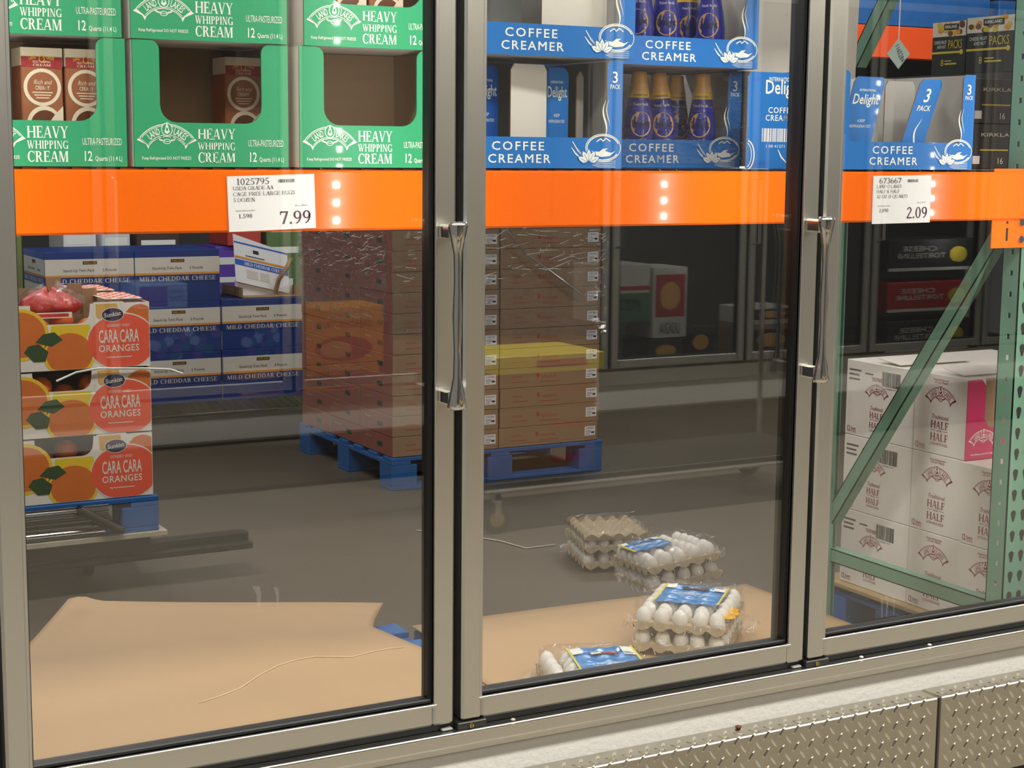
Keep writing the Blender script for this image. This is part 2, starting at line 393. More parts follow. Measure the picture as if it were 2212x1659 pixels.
#@@BODY
# ================================================================== the setting
b = MB(); b.box(-1.5, 9, .06, 6.6, -.06, 0, FLOORIN); struct('floor', b)
b = MB(); b.box(-4, 10, -4.9, .06, -.06, 0, FLOOROUT); struct('floor_store', b)
b = MB(); b.box(-1.5, 9, .06, 6.7, 3.0, 3.06, INWALL); struct('ceiling', b)
b = MB(); b.box(-1.5, 9, 6.6, 6.7, 0, 3.0, INWALL); struct('wall_back', b)
b = MB(); b.box(-1.56, -1.5, .06, 6.7, 0, 3.0, INWALL); struct('wall_left', b)
b = MB(); b.box(9, 9.06, .06, 6.7, 0, 3.0, INWALL); struct('wall_right', b)
b = MB(); b.box(-1.5, 9, .0, .06, 2.26, 3.06, WALLW); struct('wall_front_upper', b)
b = MB(); b.box(-1.5, 9, .004, .06, .02, .37, WALLW); struct('wall_front', b)
b = MB(); b.box(-1.5, -.30, 0, .06, .37, 2.26, WALLW); b.box(3.65, 9, 0, .06, .37, 2.26, WALLW); struct('wall_front_sides', b)
# aluminium sill under the doors: stepped channel
b = MB()
prof = [(-.014, .372), (-.014, .392), (-.010, .398), (.010, .398), (.012, .392), (.06, .392), (.06, .36), (-.006, .36), (-.006, .367)]
n = len(prof)
for i in range(n):
    (y0, z0), (y1, z1) = prof[i], prof[(i+1) % n]
    b.face([(-.3, y0, z0), (-.3, y1, z1), (3.65, y1, z1), (3.65, y0, z0)], ALUH)
struct('trim_sill', b)
b = MB(); b.box(-.3, 3.65, -.0165, -.0135, .3925, .397, CHROME); b.box(-.3, 3.65, -.0165, -.0135, .369, .3735, CHROME); struct('trim_sill_beads', b)
b = MB(); b.box(-.3, 3.65, .012, .058, .3925, .415, BLACK); struct('trim_sill_channel', b)
# mullions behind the door gaps, black on the sides, each with a strip of lamps inside
GAPS = (.482, 1.2745, 2.058, 2.847)
for i, x in enumerate(GAPS):
    b = MB(); b.box(x-.030, x+.030, .040, .078, .40, 2.26, DKGREY); b.box(x-.022, x+.022, .034, .0405, .40, 2.26, BLACK)
    struct('trim_mullion_%d' % (i+1), b)
    t = thing('led_strip', ['strip of white lamp dots inside the leftmost mullion', 'strip of white lamp dots inside the mullion by the 7.99 tag', 'strip of white lamp dots inside the mullion left of the 2.09 tag', 'strip of white lamp dots inside the rightmost mullion'][i], 'lamp', (x, .078, 0), group='lamp strips inside the mullions')
    h = MB(); h.bbox(-.016, .016, 0, .012, .44, 2.24, M('led_housing', (210, 210, 206), .5)); h.obj('housing', t)
    d = MB()
    for k in range(50):
        z = .47+k*.0352
        d.face([(-.006, .0135, z-.006), (-.006, .0135, z+.006), (.006, .0135, z+.006), (.006, .0135, z-.006)], LED)
    d.obj('lamp_dots', t, kind='stuff')
b = MB(); b.box(-.3, 3.65, .0, .06, 2.19, 2.262, ALUH); struct('trim_header', b)

# glass doors
def handle(parent, x):
    h = MB()   # polished pull bar with flared ends standing on two feet
    zt, zb = 1.302, .985
    prof = [(zt, .017, .011), (zt-.006, .0185, .012), (zt-.03, .013, .009), (zt-.055, .0075, .007), (zt-.10, .0065, .006), ((zt+zb)/2, .009, .007),
            (zb+.10, .0065, .006), (zb+.055, .0075, .007), (zb+.03, .013, .009), (zb+.006, .0185, .012), (zb, .017, .011)]
    base = len(h.v); k = h.k(CHROME); N = 12
    for z, rx, ry in prof:
        for j in range(N): h.v.append((x+rx*cos(2*pi*j/N), -.048+ry*sin(2*pi*j/N), z))
    for i in range(len(prof)-1):
        for j in range(N): h.f.append((base+i*N+j, base+(i+1)*N+j, base+(i+1)*N+(j+1) % N, base+i*N+(j+1) % N)); h.mi.append(k)
    h.f.append(tuple(base+j for j in range(N))); h.mi.append(k); h.f.append(tuple(base+(len(prof)-1)*N+j for j in reversed(range(N)))); h.mi.append(k)
    ho = h.obj('handle', parent, smooth=True); ho['label'] = 'polished chrome pull handle'
    for z in (zt-.018, zb+.018):
        f = MB(); f.bbox(x-.013, x+.012, -.044, .001, z-.013, z+.013, CHROME, .004); f.obj('handle_foot', ho)
def door(n, x0, x1, z0=.412, z1=2.18, sw=.0405, opp=False, yf=0, sgn=1, glass=None, hx=None):
    t = thing('door_%d' % n, None, None, (0, yf, 0), kind='structure', rot=(0, 0, 0 if sgn > 0 else pi))
    if sgn < 0: x0, x1 = -x1, -x0
    gl = glass or GLASS
    for a, c in ((x0, x0+sw), (x1-sw, x1)):
        f = MB(); f.bbox(a, c, 0, .036, z0, z1, ALU, .0045); fo = f.obj('stile', t)
        if not opp:
            e = a+sw-.006 if a == x0 else a
            g = MB(); g.bbox(e, e+.006, -.0012, .01, z0+sw, z1-sw, ALU, .001); g.obj('bead', fo)
    for a, c in ((z0, z0+sw), (z1-sw, z1)):
        f = MB(); f.bbox(x0+sw, x1-sw, .0006, .036, a, c, ALUH, .0045); fo = f.obj('rail', t)
        if not opp:
            e = c-.006 if a == z0 else a
            g = MB(); g.bbox(x0+sw-.006, x1-sw+.006, -.0012, .01, e, e+.006, ALUH, .001); g.obj('bead', fo)
    g = MB(); i0, i1, j0, j1 = x0+sw, x1-sw, z0+sw, z1-sw; w = .008
    for q in ((i0, i0+w*.4, j0, j1), (i1-w, i1, j0, j1)): g.box(q[0], q[1], .010, .034, q[2], q[3], BLACK)
    g.bbox(i0, i1, .008, .034, j0, j0+w, BLACK, .002); g.box(i0, i1, .010, .034, j1-w, j1, BLACK)
    g.obj('gasket', t)
    p = MB(); p.box(i0+.001, i1-.001, .018, .024, j0+.001, j1-.001, gl); p.obj('glass_pane', t)
    if not opp: handle(t, x1-.022)
    elif hx is not None:
        h = MB(); h.tube([(hx, -.002, .98), (hx, -.045, .99), (hx, -.045, 1.29), (hx, -.002, 1.30)], .008, CHROME); h.obj('handle', t)
    return t
d1 = door(1, .491, 1.267); door(2, 1.282, 2.052); d3 = door(3, 2.064, 2.841); door(12, -.292, .474); door(13, 2.853, 3.63)
SMUDGE = clear_mat('dried_streak', .16, .6, fres=False)
for dd, x, z0, z1, w_ in ((d1, .911, .667, .700, .012), (d1, .944, .663, .694, .008), (d3, 2.268, .468, .510, .006), (d3, 2.281, .470, .513, .007), (d3, 2.300, .470, .509, .006)):
    s = MB(); s.fr((x, .0176, 0), FRONT); s.poly([(-w_*.25, z0), (w_*.25, z0), (w_*.35, z0+(z1-z0)*.6), (w_*.2, z1), (-w_, z1+.004), (-w_*.3, z0+(z1-z0)*.6)], SMUDGE, 0); s.obj('dried_streak', dd)
# hinge blocks at the foot of each gap
for i, x in enumerate(GAPS[:3]):
    t = thing('hinge_block', ['black hinge block under the left edge of the leftmost door', 'black hinge block with brass screw at foot of the gap left of the egg door', 'black hinge block with brass screw at foot of the gap left of the half-and-half door'][i], 'hinge', (x, 0, .398), group='hinge blocks on the sill')
    h = MB(); h.bbox(-.002, .056, -.004, .03, 0, .013, M('hinge_dark', (70, 70, 68), .35, .7), .0015); h.obj('block', t)
    s = MB(); s.tube([(.024, -.0045, .006), (.024, -.0075, .006)], .0042, M('brass_screw', (170, 160, 90), .35, .8), 12); so = s.obj('screw', t)
    s2 = MB(); s2.box(.0232, .0248, -.0079, -.0074, .0025, .0095, BLACK); s2.obj('slot', so)
    c = MB(); c.bbox(-.030, -.008, .002, .014, 0, .005, M('hinge_pad', (150, 150, 146), .5), .002); c.obj('pad', t)
# crumbs on the sill
for k, (x, z, c) in enumerate(((1.385, .398, (190, 184, 160)), (2.385, .398, (225, 225, 220)), (2.20, .398, (215, 215, 210)))):
    b = MB(); b.lathe([(0, 0), (.004, .0005), (.005, .002), (.003, .004), (0, .0045)], M('crumb_%d' % k, c, .7), 8)
    b.obj('crumb', None, loc=(x, -.002, z), label=['beige crumb on the sill beside the middle hinge block', 'white scrap of ice on the sill under the half-and-half door', 'small white fleck on the sill right of the right hinge block'][k], cat='crumb', smooth=True)

# tread plate along the foot of the wall: two lengths with a seam strip
def lugs(b, x0, x1, face, seed):
    """raised tread bars, two crossed sets"""
    p = .0365
    nx = int((x1-x0)/p)+2; r = random.Random(seed)
    for i in range(nx*2+2):
        for j in range(14):
            u = x0 + i*p/2; v = j*p*.5 + (p*.25 if 0 else 0)
            if (i+j) % 2: continue
            ang = radians(52 if i % 2 == 0 else -52); L, wd, hgt = .0135, .0032, .0017
            if face == 'front': cx, cz = u, .297-v
            else: cx, cz = u, v
            if face == 'front' and not .115 < cz < .298: continue
            if face == 'top' and not .006 < cz < .05: continue
            if not x0+.008 < u < x1-.008: continue
            ca, sa = cos(ang), sin(ang)
            pts = [(-L, 0, 0), (-L*.5, -wd, 0), (L*.5, -wd, 0), (L, 0, 0), (L*.5, wd, 0), (-L*.5, wd, 0)]; tp = [(-L*.6, 0, hgt), (L*.6, 0, hgt)]
            def tr(a, c, h):
                U, V = cx+a*ca-c*sa, cz+a*sa+c*ca
                return (U, -.055-h, V) if face == 'front' else (U, -.055+V, .303+h)
            P = [tr(*q) for q in pts]; T = [tr(*q) for q in tp]; n = len(b.v); b.v += P+T; k = b.k(LUG)
            for q in ((0, 1, 6), (1, 2, 7, 6), (2, 3, 7), (3, 4, 7), (4, 5, 6, 7), (5, 0, 6)): b.f.append(tuple(n+z for z in q)); b.mi.append(k)
for i, (x0, x1) in enumerate(((-1.2, 2.366), (2.376, 4.2))):
    t = thing('baseboard_%s' % ('left', 'right')[i], None, None, kind='structure')
    p = MB(); p.bbox(x0, x1, -.055, .004, .11, .303, PLATE, .002); p.obj('tread_plate', t)
    l = MB(); lugs(l, max(x0, .9), min(x1, 3.4), 'front', i); lugs(l, max(x0, .9), min(x1, 3.4), 'top', i+5); l.obj('raised_lugs', t, kind='stuff')
b = MB(); b.box(2.362, 2.380, -.0535, .0, .11, .3022, M('seam_strip', (150, 138, 112), .35, 1)); b.box(2.368, 2.372, -.0565, -.05, .11, .302, M('seam_line', (60, 52, 60), .5)); struct('baseboard_seam', b)
b = MB(); b.box(-1.2, 4.2, -.03, .004, 0, .11, BLACK); struct('baseboard_toe', b)
b = MB(); b.lathe([(0, 0), (.006, .001), (.007, .004), (.003, .006), (0, .006)], M('rust_chip', (120, 60, 34), .8), 8)
b.obj('dirt_chip', None, loc=(1.885, -.012, .3035), label='small brown chip lying on the tread plate ledge', cat='dirt', smooth=True)

# ================================================================== opposite freezer row (seen as a reflection)
FY = -3.91
b = MB(); b.box(.9, 7.3, FY-.08, FY, .02, .37, WALLW); struct('wall_opposite', b)
b = MB(); b.box(.9, 7.3, FY, FY+.05, .02, .22, M('opposite_plate', (92, 86, 74), .4, .8)); struct('baseboard_opposite', b)  # same design as the near plate, dark reflections put into its colour
b = MB(); b.box(.9, 7.3, FY-.02, FY+.012, .335, .40, ALUH); struct('trim_sill_opposite', b)
b = MB(); b.box(.9, 7.3, FY-1.1, FY-1.04, 0, 2.3, INWALL); struct('wall_freezer_back', b)
b = MB(); b.box(.9, 7.3, FY-1.04, FY-.08, .30, .36, INWALL); struct('floor_freezer', b)
b = MB(); b.box(.9, 7.3, FY-1.1, FY, 2.2, 2.3, INWALL); struct('ceiling_freezer', b)
b = MB(); b.box(-4, 10, FY-1.15, FY-.0, 2.3, 4.4, M('store_upper_wall', (226, 222, 212), .7)); struct('wall_store_upper', b)
OG = [.935+.785*k for k in range(9)]
for k in range(8):
    door(4+k, OG[k]+.008, OG[k+1]-.008, opp=True, yf=FY, sgn=-1, glass=GLASSB, hx=-(OG[k]+.03))
for k, x in enumerate(OG):
    b = MB(); b.box(x-.02, x+.02, FY-.08, FY-.04, .36, 2.2, DKGREY); struct('trim_freezer_mullion_%d' % (k+1), b)
for k in range(4):
    area('freezer_lamp', (OG[2*k+1], FY-.12, 1.5), (radians(90), 0, pi), .05, 1.2, 6, COOL)
# ================================================================== rack
def post(name, y0, label, holes=True):
    pass
RX = 2.93
t = thing('pallet_rack', 'green upright frame and orange beams of the pallet rack behind the glass', 'rack', (0, 0, 0))
for y0, y1 in ((.328, .384), (.985, 1.03)):
    for X0 in (RX, .10):
        p = MB(); th = .003; pw = .076 if y0 < .5 else .03
        if X0 == RX:                                              # side wall punched with square holes
            p.box(X0, X0+th, y0, y0+.021, 0, 2.6, RACKG); p.box(X0, X0+th, y0+.031, y1, 0, 2.6, RACKG); zz = [0]+[.33+k*.0508 for k in range(44)]+[2.62]
            for za, zb in zip(zz, zz[1:]): p.box(X0, X0+th, y0+.021, y0+.031, za+.0065 if za else 0, min(zb-.0065, 2.6), RACKG)
        else: p.box(X0, X0+th, y0, y1, 0, 2.6, RACKG)
        p.box(X0, X0+pw, y0 if y0 < .5 else y1-th, (y0+th) if y0 < .5 else y1, 0, 2.6, RACKG)
        if X0 != RX: p.box(X0+pw-.003, X0+pw, y0, y1, 0, 2.6, RACKG)
        else: p.box(X0+pw-.003, X0+pw, y0, y0+.018, 0, 2.6, RACKG)
        p.box(X0, X0+.018, y1-th if y0 < .5 else y0, y1 if y0 < .5 else y0+th, 0, 2.6, RACKG)
        po = p.obj('upright_post', t)
        if X0 == RX:
            h = MB()
            for k in range(44):                                   # square punchings in the side, front tear drops as decals, hole shade put into their colour
                z = .33+k*.0508
                if y0 < .5:
                    for xx in (.022, .054):
                        h.fr((X0+xx, y0-.0005, z+.02), FRONT)
                        h.poly(arcpts(0, .006, .0085, -20, 200, 8) + [(-.003, -.014), (.003, -.014)], HOLE_SHADE, 0)
            if y0 < .5: h.obj('hole_decals', po, kind='stuff')
def brace(p0, p1, w=.038):
    p0, p1 = Vector(p0), Vector(p1); d = (p1-p0).normalized(); s = Vector((1, 0, 0)).cross(d).normalized()
    b = MB(); k = b.k(RACKG)
    for a, c, e, f in ((-w/2, w/2, 0, .003), (-w/2, -w/2+.003, 0, .034), (w/2-.003, w/2, 0, .034)):
        n = len(b.v)
        for q in (p0, p1):
            for ss, xx in ((a, e), (c, e), (c, f), (a, f)): b.v.append(tuple(q + s*ss + Vector((xx, 0, 0))))
        for q in ((0, 1, 2, 3), (7, 6, 5, 4), (0, 4, 5, 1), (1, 5, 6, 2), (2, 6, 7, 3), (3, 7, 4, 0)): b.f.append(tuple(n+z for z in q)); b.mi.append(k)
    b.obj('brace', t)
brace((RX+.012, .385, 1.285), (RX+.012, 1.0, .41)); brace((RX+.012, .38, .31), (RX+.012, 1.0, .31)); brace((RX+.012, .97, 1.66), (RX+.012, .70, 2.05))
for y0, y1 in ((.318, .368), (.945, .985)):
    for x0, x1 in ((.176, RX-.006), (RX+.085, 5.6)):
        b = MB(); b.bbox(x0, x1, y0, y1, 1.271, 1.382, ORANGE, .004); bo = b.obj('beam', t)
    if y0 < .5:
        c = MB(); c.bbox(RX-.10, RX+.078, .3235, .3275, 1.205, 1.39, ORANGE, .001)
        co = c.obj('beam_connector', t)
        for u, z in ((RX+.0, 1.225), (RX-.0, 1.265)):
            d = MB(); d.tube([(u-.008, .324, z), (u-.008, .319, z)], .0085, CHROME, 12); d.obj('bolt', co)
        d = MB(); d.box(RX-.055, RX-.049, .3228, .3236, 1.222, 1.252, HOLE_SHADE); d.box(RX-.055, RX-.049, .3228, .3236, 1.262, 1.268, HOLE_SHADE); d.obj('slot', co)
for k in range(66):
    b = MB(); x = .2+k*.0415
    b.tube([(x, .33, 1.3845), (x, .975, 1.3845)], .002, DKMETAL, 5); b.obj('deck_wire', t)

# price tags on the beam
def price(name, label, x, z, w, h, rot, num, lines, small, big):
    t = thing(name, label, 'price tag', (x, .3165, z), rot=(0, rot, 0))
    c = MB(); c.box(0, w, -.0012, 0, 0, h, PAPER); c.obj('card', t)
    p = MB(); p.fr((0, -.0013, 0), FRONT); H = h
    p.text(num, w*.10, H*.84, H*.115, GREYINK, w=w*.38, font=LIGHT)
    p.bars(w*.58, H*.86, w*.19, H*.06, GREYINK, 22)
    for i, l in enumerate(lines): p.text(l, w*.06, H*(.745-.105*i), H*.068, GREYINK, w=w*min(.75, len(l)*.0355), font=LIGHT)
    p.text('PRICE PER ' + small[1], w*.08, H*.36, H*.022, GREYINK, w=w*.22)
    p.text(small[0], w*.11, H*.24, H*.075, PURPLE, w=w*.16, font=LIGHT)
    p.obj('product_text', t); p = MB(); p.fr((0, -.0013, 0), FRONT)
    p.text('SELL PRICE', w*.76, H*.42, H*.022, GREYINK, w=w*.15)
    p.text(big, w*.95, H*.10, H*.235, PURPLE, w=w*.37, al='r', font=SERIF)
    p.obj('price_text', t)
price('price_tag', 'white price tag 7.99 for cage free large eggs on the orange beam', .972, 1.272, .166, .0985, -.03, '1025795', ['USDA GRADE AA', 'CAGE FREE LARGE EGGS', '5 DOZEN'], ('1.598', 'DOZEN'), '7.99')
price('price_tag', 'white price tag 2.09 for half and half on the orange beam', 2.459, 1.267, .170, .106, -.01, '673667', ['LAND O LAKES', 'HALF & HALF', '32 OZ (1 QUART)'], ('2.090', 'QUART'), '2.09')

# ================================================================== dairy print
def logo(p, cu, cv, w, fg, bg):
    """arched banner with LAND and LAKES around a drop, a bowl below"""
    R = .56*w; oy = cv-.40*w; cc = .0009
    p.ring(cu, oy, R+.125*w, R+.125*w, .25*w, .25*w, fg, 36, 144, 18, .0006)
    p.ring(cu, oy, R+.108*w, R+.108*w, .216*w, .216*w, bg, 38, 142, 18, cc)
    p.ring(cu, oy, R+.095*w, R+.095*w, .012*w, .012*w, fg, 40, 140, 18, .0012)
    p.ring(cu, oy, R-.083*w, R-.083*w, .012*w, .012*w, fg, 40, 140, 18, .0012)
    for s in (-1, 1):
        a = radians(90-s*53)
        e = [(cu+(R+q)*w_*cos(a), 0) for q, w_ in ()]
        po = (cu+(R+.125*w)*cos(a), oy+(R+.125*w)*sin(a)); pi_ = (cu+(R-.125*w)*cos(a), oy+(R-.125*w)*sin(a))
        p.poly([po, pi_, (pi_[0]+s*.02*w, pi_[1]-.06*w), (pi_[0]+s*.07*w, pi_[1]+.03*w), (po[0]+s*.05*w, po[1]-.04*w)][::(1 if s < 0 else -1)], fg, .0006)
    for word, th, ww in (('LAND', .49, .26), ('LAKES', -.50, .29)):
        tw = sum(BOLD[ch][2] for ch in word); x_ = -.5
        for ch in word:
            f_ = BOLD[ch][2]/tw; aa = pi/2 + th - (x_+f_/2)*ww*w/R; x_ += f_
            p.text(ch, cu+(R-.062*w)*cos(aa), oy+(R-.062*w)*sin(aa), .13*w, fg, w=ww*w*f_*.98, al='c', font=BOLD, rot=aa-pi/2, c=.0012)
    p.disc(cu, oy+R+.02*w, .115*w, .13*w, fg, 16, .0010); p.disc(cu, oy+R+.02*w, .098*w, .112*w, bg, 16, .0013)
    p.poly([(cu-.055*w, oy+R-.03*w), (cu, oy+R-.075*w), (cu+.055*w, oy+R-.03*w), (cu+.03*w, oy+R+.06*w), (cu, oy+R+.17*w), (cu-.03*w, oy+R+.06*w)], fg, .0016)
    p.disc(cu, oy+R+.02*w, .022*w, .035*w, bg, 10, .0019)
    p.ring(cu, oy+R*.70, .17*w, .05*w, .018*w, .014*w, fg, 150, 390, 14); p.ring(cu, oy+R*.62, .08*w, .05*w, .016*w, .014*w, fg, 0, 360, 14)
    for s in (-1, 1):
        p.line([(cu+s*.08*w, oy+R*.66), (cu+s*.2*w, oy+R*.72), (cu+s*.33*w, oy+R*.66)], .016*w, fg); p.line([(cu+s*.06*w, oy+R*.76), (cu+s*.18*w, oy+R*.80)], .014*w, fg)

def u_panel(w, h, n0, n1, nb, r=.03, rt=.016, top=True):
    """outline of a carton front with a window open to the top"""
    L = [(0, 0), (w, 0), (w, h)]
    L += [(n1+rt, h)] + arcpts(n1+rt, h-rt, rt, 90, 180, 4) + arcpts(n1-r, nb+r, r, 0, -90, 5)
    L += arcpts(n0+r, nb+r, r, -90, -180, 5) + arcpts(n0-rt, h-rt, rt, 0, 90, 4) + [(0, h)]
    return L

CW, CD, CH = .283, .213, .2165
def cream_box_proto():
    t = thing('cream_box', '', 'carton', group='green whipping cream cartons on the rack')
    f = MB(); f.fr((0, 0, 0), FRONT); f.prism(u_panel(CW, CH, .047, .233, .0765), GREEN, -.004, 0, GREEN2, KRAFTD); fo = f.obj('front_panel', t)
    p = MB(); p.fr((0, 0, 0), FRONT); logo(p, .058, .0485, .090, WHITEP, GREEN)
    p.obj('emblem', fo); p = MB(); p.fr((0, 0, 0), FRONT); p.text('Keep Refrigerated DO NOT FREEZE', .013, .0125, .0052, WHITEP, w=.088, font=BOLD); p.obj('storage_text', fo)
    p = MB(); p.fr((0, 0, 0), FRONT)
    p.text('HEAVY', .1135, .0475, .0195, WHITEP, w=.069, font=SERIF, sp=.03)
    p.text('WHIPPING', .1135, .0295, .0135, WHITEP, w=.069, font=SERIF, sp=.03)
    p.text('CREAM', .1135, .0075, .0180, WHITEP, w=.069, font=SERIF, sp=.03)
    p.obj('product_name', fo); p = MB(); p.fr((0, 0, 0), FRONT)
    p.text('ULTRA-PASTEURIZED', .206, .0365, .0115, WHITEP, w=.068)
    p.text('12', .2065, .0095, .0165, WHITEP, w=.0165, font=BOLD); p.text('Quarts (11.4 L)', .227, .0098, .0078, WHITEP, w=.0475, font=BOLD)
    p.obj('quantity_text', fo)
    for x0, nm in ((0, 0), (CW-.004, 1)):
        s = MB(); s.box(x0, x0+.004, .004, CD-.004, 0, CH, KRAFTD); s.box(x0-.0004 if nm == 0 else x0+.0036, x0+.0004 if nm == 0 else x0+.0044, .004, CD-.004, 0, CH, CARDW); s.obj('side_panel', t)
    s = MB(); s.box(0, CW, CD-.004, CD, 0, CH, KRAFTD); s.obj('back_panel', t)
    s = MB(); s.box(.004, CW-.004, .004, CD-.004, 0, .003, CARDW); s.obj('bottom_panel', t)
    return t
cb = cream_box_proto()
spots = [((.510, .322, 1.387), 'green heavy whipping cream carton at left end of the row on the orange beam', .0),
         ((.805, .320, 1.387), 'green heavy whipping cream carton in middle of the row on the orange beam', .004),
         ((1.109, .318, 1.387), 'green heavy whipping cream carton right of centre on the beam, empty window above its logo', -.012),
         ((.505, .322, 1.605), 'upper green whipping cream carton stacked at the left end', 0),
         ((.803, .318, 1.605), 'upper green whipping cream carton stacked in the middle', 0),
         ((1.120, .321, 1.605), 'upper green whipping cream carton stacked at the right, two cup pictures in its window', -.01)]
for i, (l, lab, rz) in enumerate(spots):
    if i == 0: cb.location = l; cb['label'] = lab
    else: dup(cb, l, (0, 0, rz), lab)

# quart cartons standing inside
def cream_carton_proto():
    t = thing('cream_carton', '', 'carton', group='brown quart cartons of cream')
    b = MB(); b.bbox(-.035, .035, 0, .07, 0, .165, CREAMB, .002); b.box(-.035, .035, 0, .07, .165, .195, CREAMC); bo = b.obj('body', t)
    p = MB(); p.fr((0, 0, 0), FRONT)
    p.rect(-.0345, .163, .0345, .172, CREAMR); p.poly([(-.0345, .163), (-.005, .163), (.0345, .160), (.0345, .180), (-.0345, .180)], CREAMR, .0007)
    p.rect(-.0345, .181, .0345, .195, CREAMC, .0007)
    p.text('LAND', -.021, .174, .005, BOTY, w=.013, font=BOLD, rot=.25, c=.001); p.disc(0, .1765, .005, .0055, CREAMR, 12, .001); p.ring(0, .1765, .005, .0055, .0012, .0012, BOTY, c=.0013, n=12); p.text('LAKES', .007, .1775, .005, BOTY, w=.014, font=BOLD, rot=-.25, c=.001)
    p.text('HEAVY WHIPPING', 0, .1695, .004, CREAMC, w=.03, al='c', font=SERIF, c=.001); p.text('CREAM', 0, .164, .004, CREAMC, w=.03, al='c', font=SERIF, c=.001)
    p.disc(0, .129, .0315, .0315, CREAMC, 28, .0006); p.disc(0, .129, .0255, .0255, CREAMB, 28, .0009)
    p.text('Rich and', 0, .134, .0075, CREAMC, w=.030, al='c', shear=.25, c=.0012); p.text('CREAMY', 0, .125, .0065, CREAMC, w=.024, al='c', font=BOLD, c=.0012)
    for k in range(3): p.rect(-.017+.003*k, .1195-.0045*k, .017-.003*k, .1212-.0045*k, CREAMC, .0012)
    p.disc(.002, .068, .029, .030, CREAMC, 24, .0006, clip=(-.034, .002, .034, .1)); p.disc(.003, .066, .024, .025, COFFEE, 22, .0009, clip=(-.034, .002, .034, .1))
    p.poly([(.010, .07), (.02, .084), (.034, .098), (.034, .07), (.024, .066)], CREAMC, .0012)
    p.obj('printing', bo)
    return t
cc = cream_carton_proto()
for i, (l, lab) in enumerate((((.661, .362, 1.3905), 'brown Rich and Creamy carton, left of the pair in the leftmost green box'),
                              ((.735, .360, 1.3905), 'brown Rich and Creamy carton, right of the pair in the leftmost green box'),
                              ((1.043, .43, 1.3905), 'lone brown Rich and Creamy carton in the middle green box'),
                              ((1.225, .36, 1.6085), 'brown cream carton, left of the two in the upper right green box'),
                              ((1.300, .36, 1.6085), 'brown cream carton, right of the two in the upper right green box'))):
    if i == 0: cc.location = l; cc['label'] = lab
    else: dup(cc, l, (0, 0, 0), lab)

# ================================================================== coffee creamer display boxes
def cup_art(p, u, v, umax, m=WHITEP, bgm=BLUE):
    def cl(pts): return [(min(a, umax), max(b_, .001)) for a, b_ in pts]
    def ringc(cu, cv, ru, rv, w, a0, a1, n=26, c=.0006):
        for i in range(n):
            a, b_ = radians(a0+(a1-a0)*i/n), radians(a0+(a1-a0)*(i+1)/n)
            q = [(cu+(ru-w)*cos(a), cv+(rv-w)*sin(a)), (cu+ru*cos(a), cv+ru/ru*rv*sin(a)), (cu+ru*cos(b_), cv+rv*sin(b_)), (cu+(ru-w)*cos(b_), cv+(rv-w)*sin(b_))]
            if max(z[0] for z in q) <= umax and min(z[1] for z in q) >= .0005: p.poly(q, m, c)
    ringc(u, v, .042, .028, .0016, 0, 360); ringc(u, v, .039, .0255, .0024, 20, 330)
    p.poly(cl([(u-.028, v-.006), (u-.020, v-.014), (u-.004, v-.0185), (u+.016, v-.016), (u+.029, v-.006), (u+.018, v-.010), (u+.004, v-.006), (u+.011, v-.001), (u-.001, v-.002), (u-.010, v-.008)]), m, .0009)
    p.line(cl([(u-.016, v+.012), (u-.006, v+.018), (u-.001, v+.013), (u+.006, v+.019), (u+.016, v+.013)]), .0022, m, .0009)
    for k in range(4): p.line(cl([(u-.034+.003*k, v-.020-.0045*k), (u-.01, v-.029-.003*k), (u+.03, v-.026-.004*k)]), .0009, m)
    st = [(u+.003+.0045*sin(k*.55), v+.020+.0062*k) for k in range(13)]; p.line(cl(st), .004, m, taper=True)
    p.line(cl([(a+.008, b_+.003) for a, b_ in st[3:]]), .0018, m, taper=True)
    fu, fv = u-.034, v-.030
    for a in (25, 58, 90, 122, 155):
        ca, sa = cos(radians(a)), sin(radians(a)); q = [(fu+ca*r-sa*s, fv+sa*r+ca*s) for r, s in ((.004, 0), (.012, -.0055), (.021, -.004), (.027, 0), (.021, .004), (.012, .0055))]; q2 = [(fu+ca*r-sa*s, fv+sa*r+ca*s) for r, s in ((.002, 0), (.012, -.0072), (.022, -.0054), (.029, 0), (.022, .0054), (.012, .0072))]
        p.poly(cl(q2), bgm, .0010+a*2e-6); p.poly(cl(q), m, .0011+a*2e-6); p.line(cl([(fu+ca*.006, fv+sa*.006), (fu+ca*.02, fv+sa*.02)]), .0008, bgm, .0016)
    p.line(cl([(fu-.038, fv+.042), (fu-.024, fv+.024), (fu-.012, fv+.012)]), .0042, m, taper=True); p.line(cl([(fu-.040, fv+.030), (fu-.030, fv+.018), (fu-.014, fv+.006)]), .0034, m, taper=True)
    p.line(cl([(fu-.036, fv+.042), (fu-.020, fv+.020), (fu-.010, fv+.010)]), .001, bgm, .0009)
KW, KD, KH = .402, .27, .214
